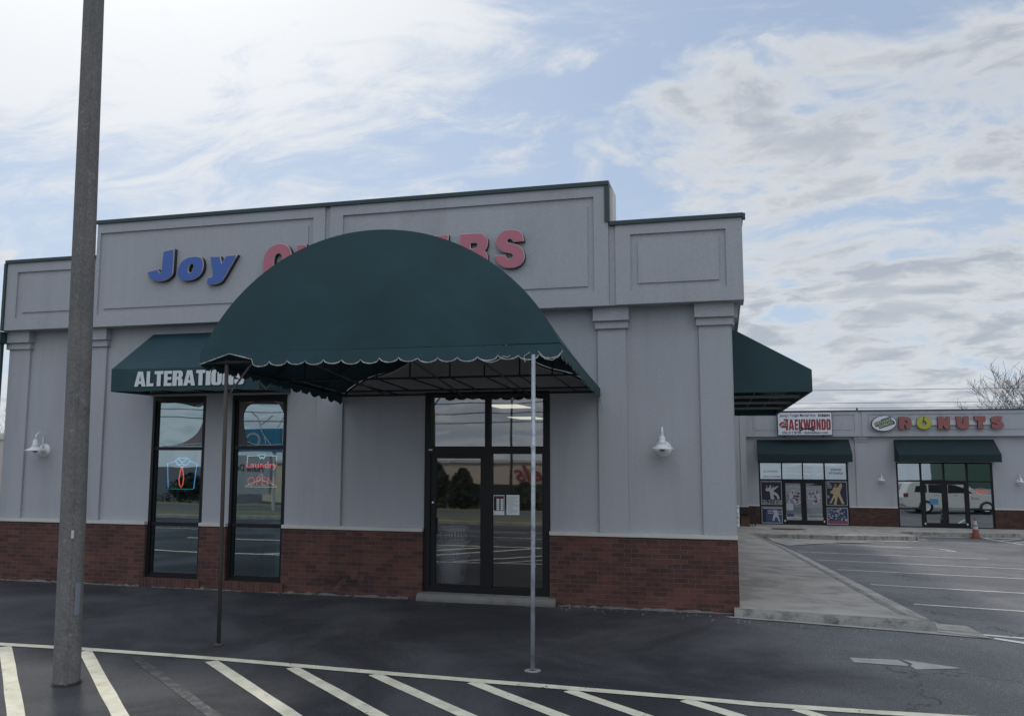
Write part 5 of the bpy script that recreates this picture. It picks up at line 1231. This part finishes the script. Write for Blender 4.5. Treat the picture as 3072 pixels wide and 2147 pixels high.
text('Old', -27.8, -25.6, gz(-30)+3.5, gz(-30)+4.4, -29.88, PWH, 'old_lettering', t_, face=-1); text('Home Decor', -27.8, -25.4, gz(-30)+2.2, gz(-30)+2.6, -29.88, INK, 'decor_lettering', t_, face=-1, bold=.01)
for x in (-28.4, -24.8):
    m = MB(); m.tube([(x, -30.05, gz(-30)), (x, -30.05, gz(-30)+4.5)], .10, 8); m.build('post', LEDGE, t_)
for k, z in enumerate((8.2, 7.6, 7.0)):
    m = MB(); m.tube([(-90+i*8, -38-k*.3, z-3+.8*((i % 6-3)/3)**2) for i in range(20)], .03, 4)
    tag(centre(m.build('overhead_wire', STEEL)), ['topmost road wire behind the viewer', 'middle road wire behind the viewer', 'lowest road wire behind the viewer'][k], 'wire', 'overhead wires along the road')
t_ = thing('green_metal_shed', 'long green metal-clad building beyond the lot to the right', 'building', (30, 0, -1.3))
m = MB(); m.box(22, 60, -32, -18, -3, 5.2); m.build('wall', pmat('green_cladding', (.05, .10, .075), .6), t_)
m = MB(); m.prism([(-32.5, 5.2), (-25, 7.0), (-17.5, 5.2)], 21.8, 60.2, axis='x'); m.build('roof', pmat('shed_roof', (.10, .13, .12), .6), t_)
# parked SUV, only met in the doughnut shop's glass
sv = thing('parked_suv', 'white family SUV parked out of frame, mirrored in the doughnut shop glass', 'car', (12.1, 17.2, g(10, 17.2)))
zs0 = g(10, 17.2); bx0, by0, by1 = 9.62, 16.3, 18.15
SUV = pmat('car_white', (.66, .66, .64), .25, var=.02, spec=.6); CG = pmat('car_glass', (.02, .025, .03), .1, spec=.8)
side = [(0.02,.45),(.0,.85),(.10,1.05),(.35,1.62),(.55,1.74),(2.6,1.76),(3.35,1.55),(3.95,1.12),(4.75,1.02),(5.02,.85),(5.08,.55),(4.95,.32),(4.62,.30),(4.55,.55),(4.25,.70),(3.95,.55),(3.88,.30),(1.55,.30),(1.48,.55),(1.18,.70),(.88,.55),(.80,.30),(.2,.32)]
m = MB(); m.prism([(bx0+a, zs0+b) for a, b in side], by0, by1, axis='y'); m.build('body', SUV, sv, bevel=.03)
for yy, s_ in ((by1+.004, 1), (by0-.004, -1)):
    m = MB()
    for pl in ([(.62,1.15),(.70,1.50),(1.25,1.58),(1.25,1.15)], [(1.33,1.15),(1.33,1.58),(2.25,1.60),(2.25,1.12)], [(2.33,1.12),(2.33,1.60),(2.65,1.58),(3.25,1.38),(3.6,1.12)]): m.prism([(bx0+a, zs0+b) for a, b in pl], yy-.003, yy+.003, axis='y')
    m.build_each('side_window', CG, sv)
    m = MB(); m.box(bx0+.02, bx0+.28, yy-.01, yy+.01, zs0+.88, zs0+1.10); m.build('tail_light', SRED, sv)
    for hx in (1.6, 2.6):
        m = MB(); m.box(bx0+hx, bx0+hx+.2, yy-.02, yy+.02, zs0+1.0, zs0+1.03); m.build('door_handle', TRIM, sv)
    for wx in (1.18, 4.25):
        m = MB(); m.lathe([(.34, -.11), (.36, -.06), (.36, .06), (.34, .11), (.22, .11)], (bx0+wx, yy-.10*s_, zs0+.36), 22, axis='y'); wv = m.build('wheel', INK, sv, True)
        m = MB(); m.lathe([(.22, .0), (.18, -.02), (.0, -.01)], (bx0+wx, yy+.012*s_, zs0+.36), 18, axis='y'); m.build('rim', LAMPW, wv, True)
m = MB(); m.tube([(bx0+.5, by1-.2, zs0+1.80), (bx0+2.5, by1-.2, zs0+1.82)], .02, 6); m.tube([(bx0+.5, by0+.2, zs0+1.80), (bx0+2.5, by0+.2, zs0+1.82)], .02, 6); m.build_each('roof_rail', FRAME, sv)
# small grit and chips lying along the wall foot
random.seed(9); m = MB()
for k in range(80):
    x = random.choice((random.uniform(-2.5, .2), random.uniform(-2.5, .2), random.uniform(-12, .2), random.uniform(0, 3))); y = -.12-abs(random.gauss(0, .22)) if x < 0 else -.42-abs(random.gauss(0, .1)); r = random.uniform(.004, .013)
    zz = g(x, y)+.004; m.add([(x-r, y, zz), (x, y-r*.6, zz), (x+r*.9, y+.1*r, zz), (x+.1*r, y+r*.6, zz), (x, y, zz+r*.5)], [(0,1,4),(1,2,4),(2,3,4),(3,0,4)])
tag(m.build('grit', pmat('chip_white', (.55, .55, .52), .8), None), 'pale chips and grit scattered along the foot of the wall', 'grit', kind='stuff')
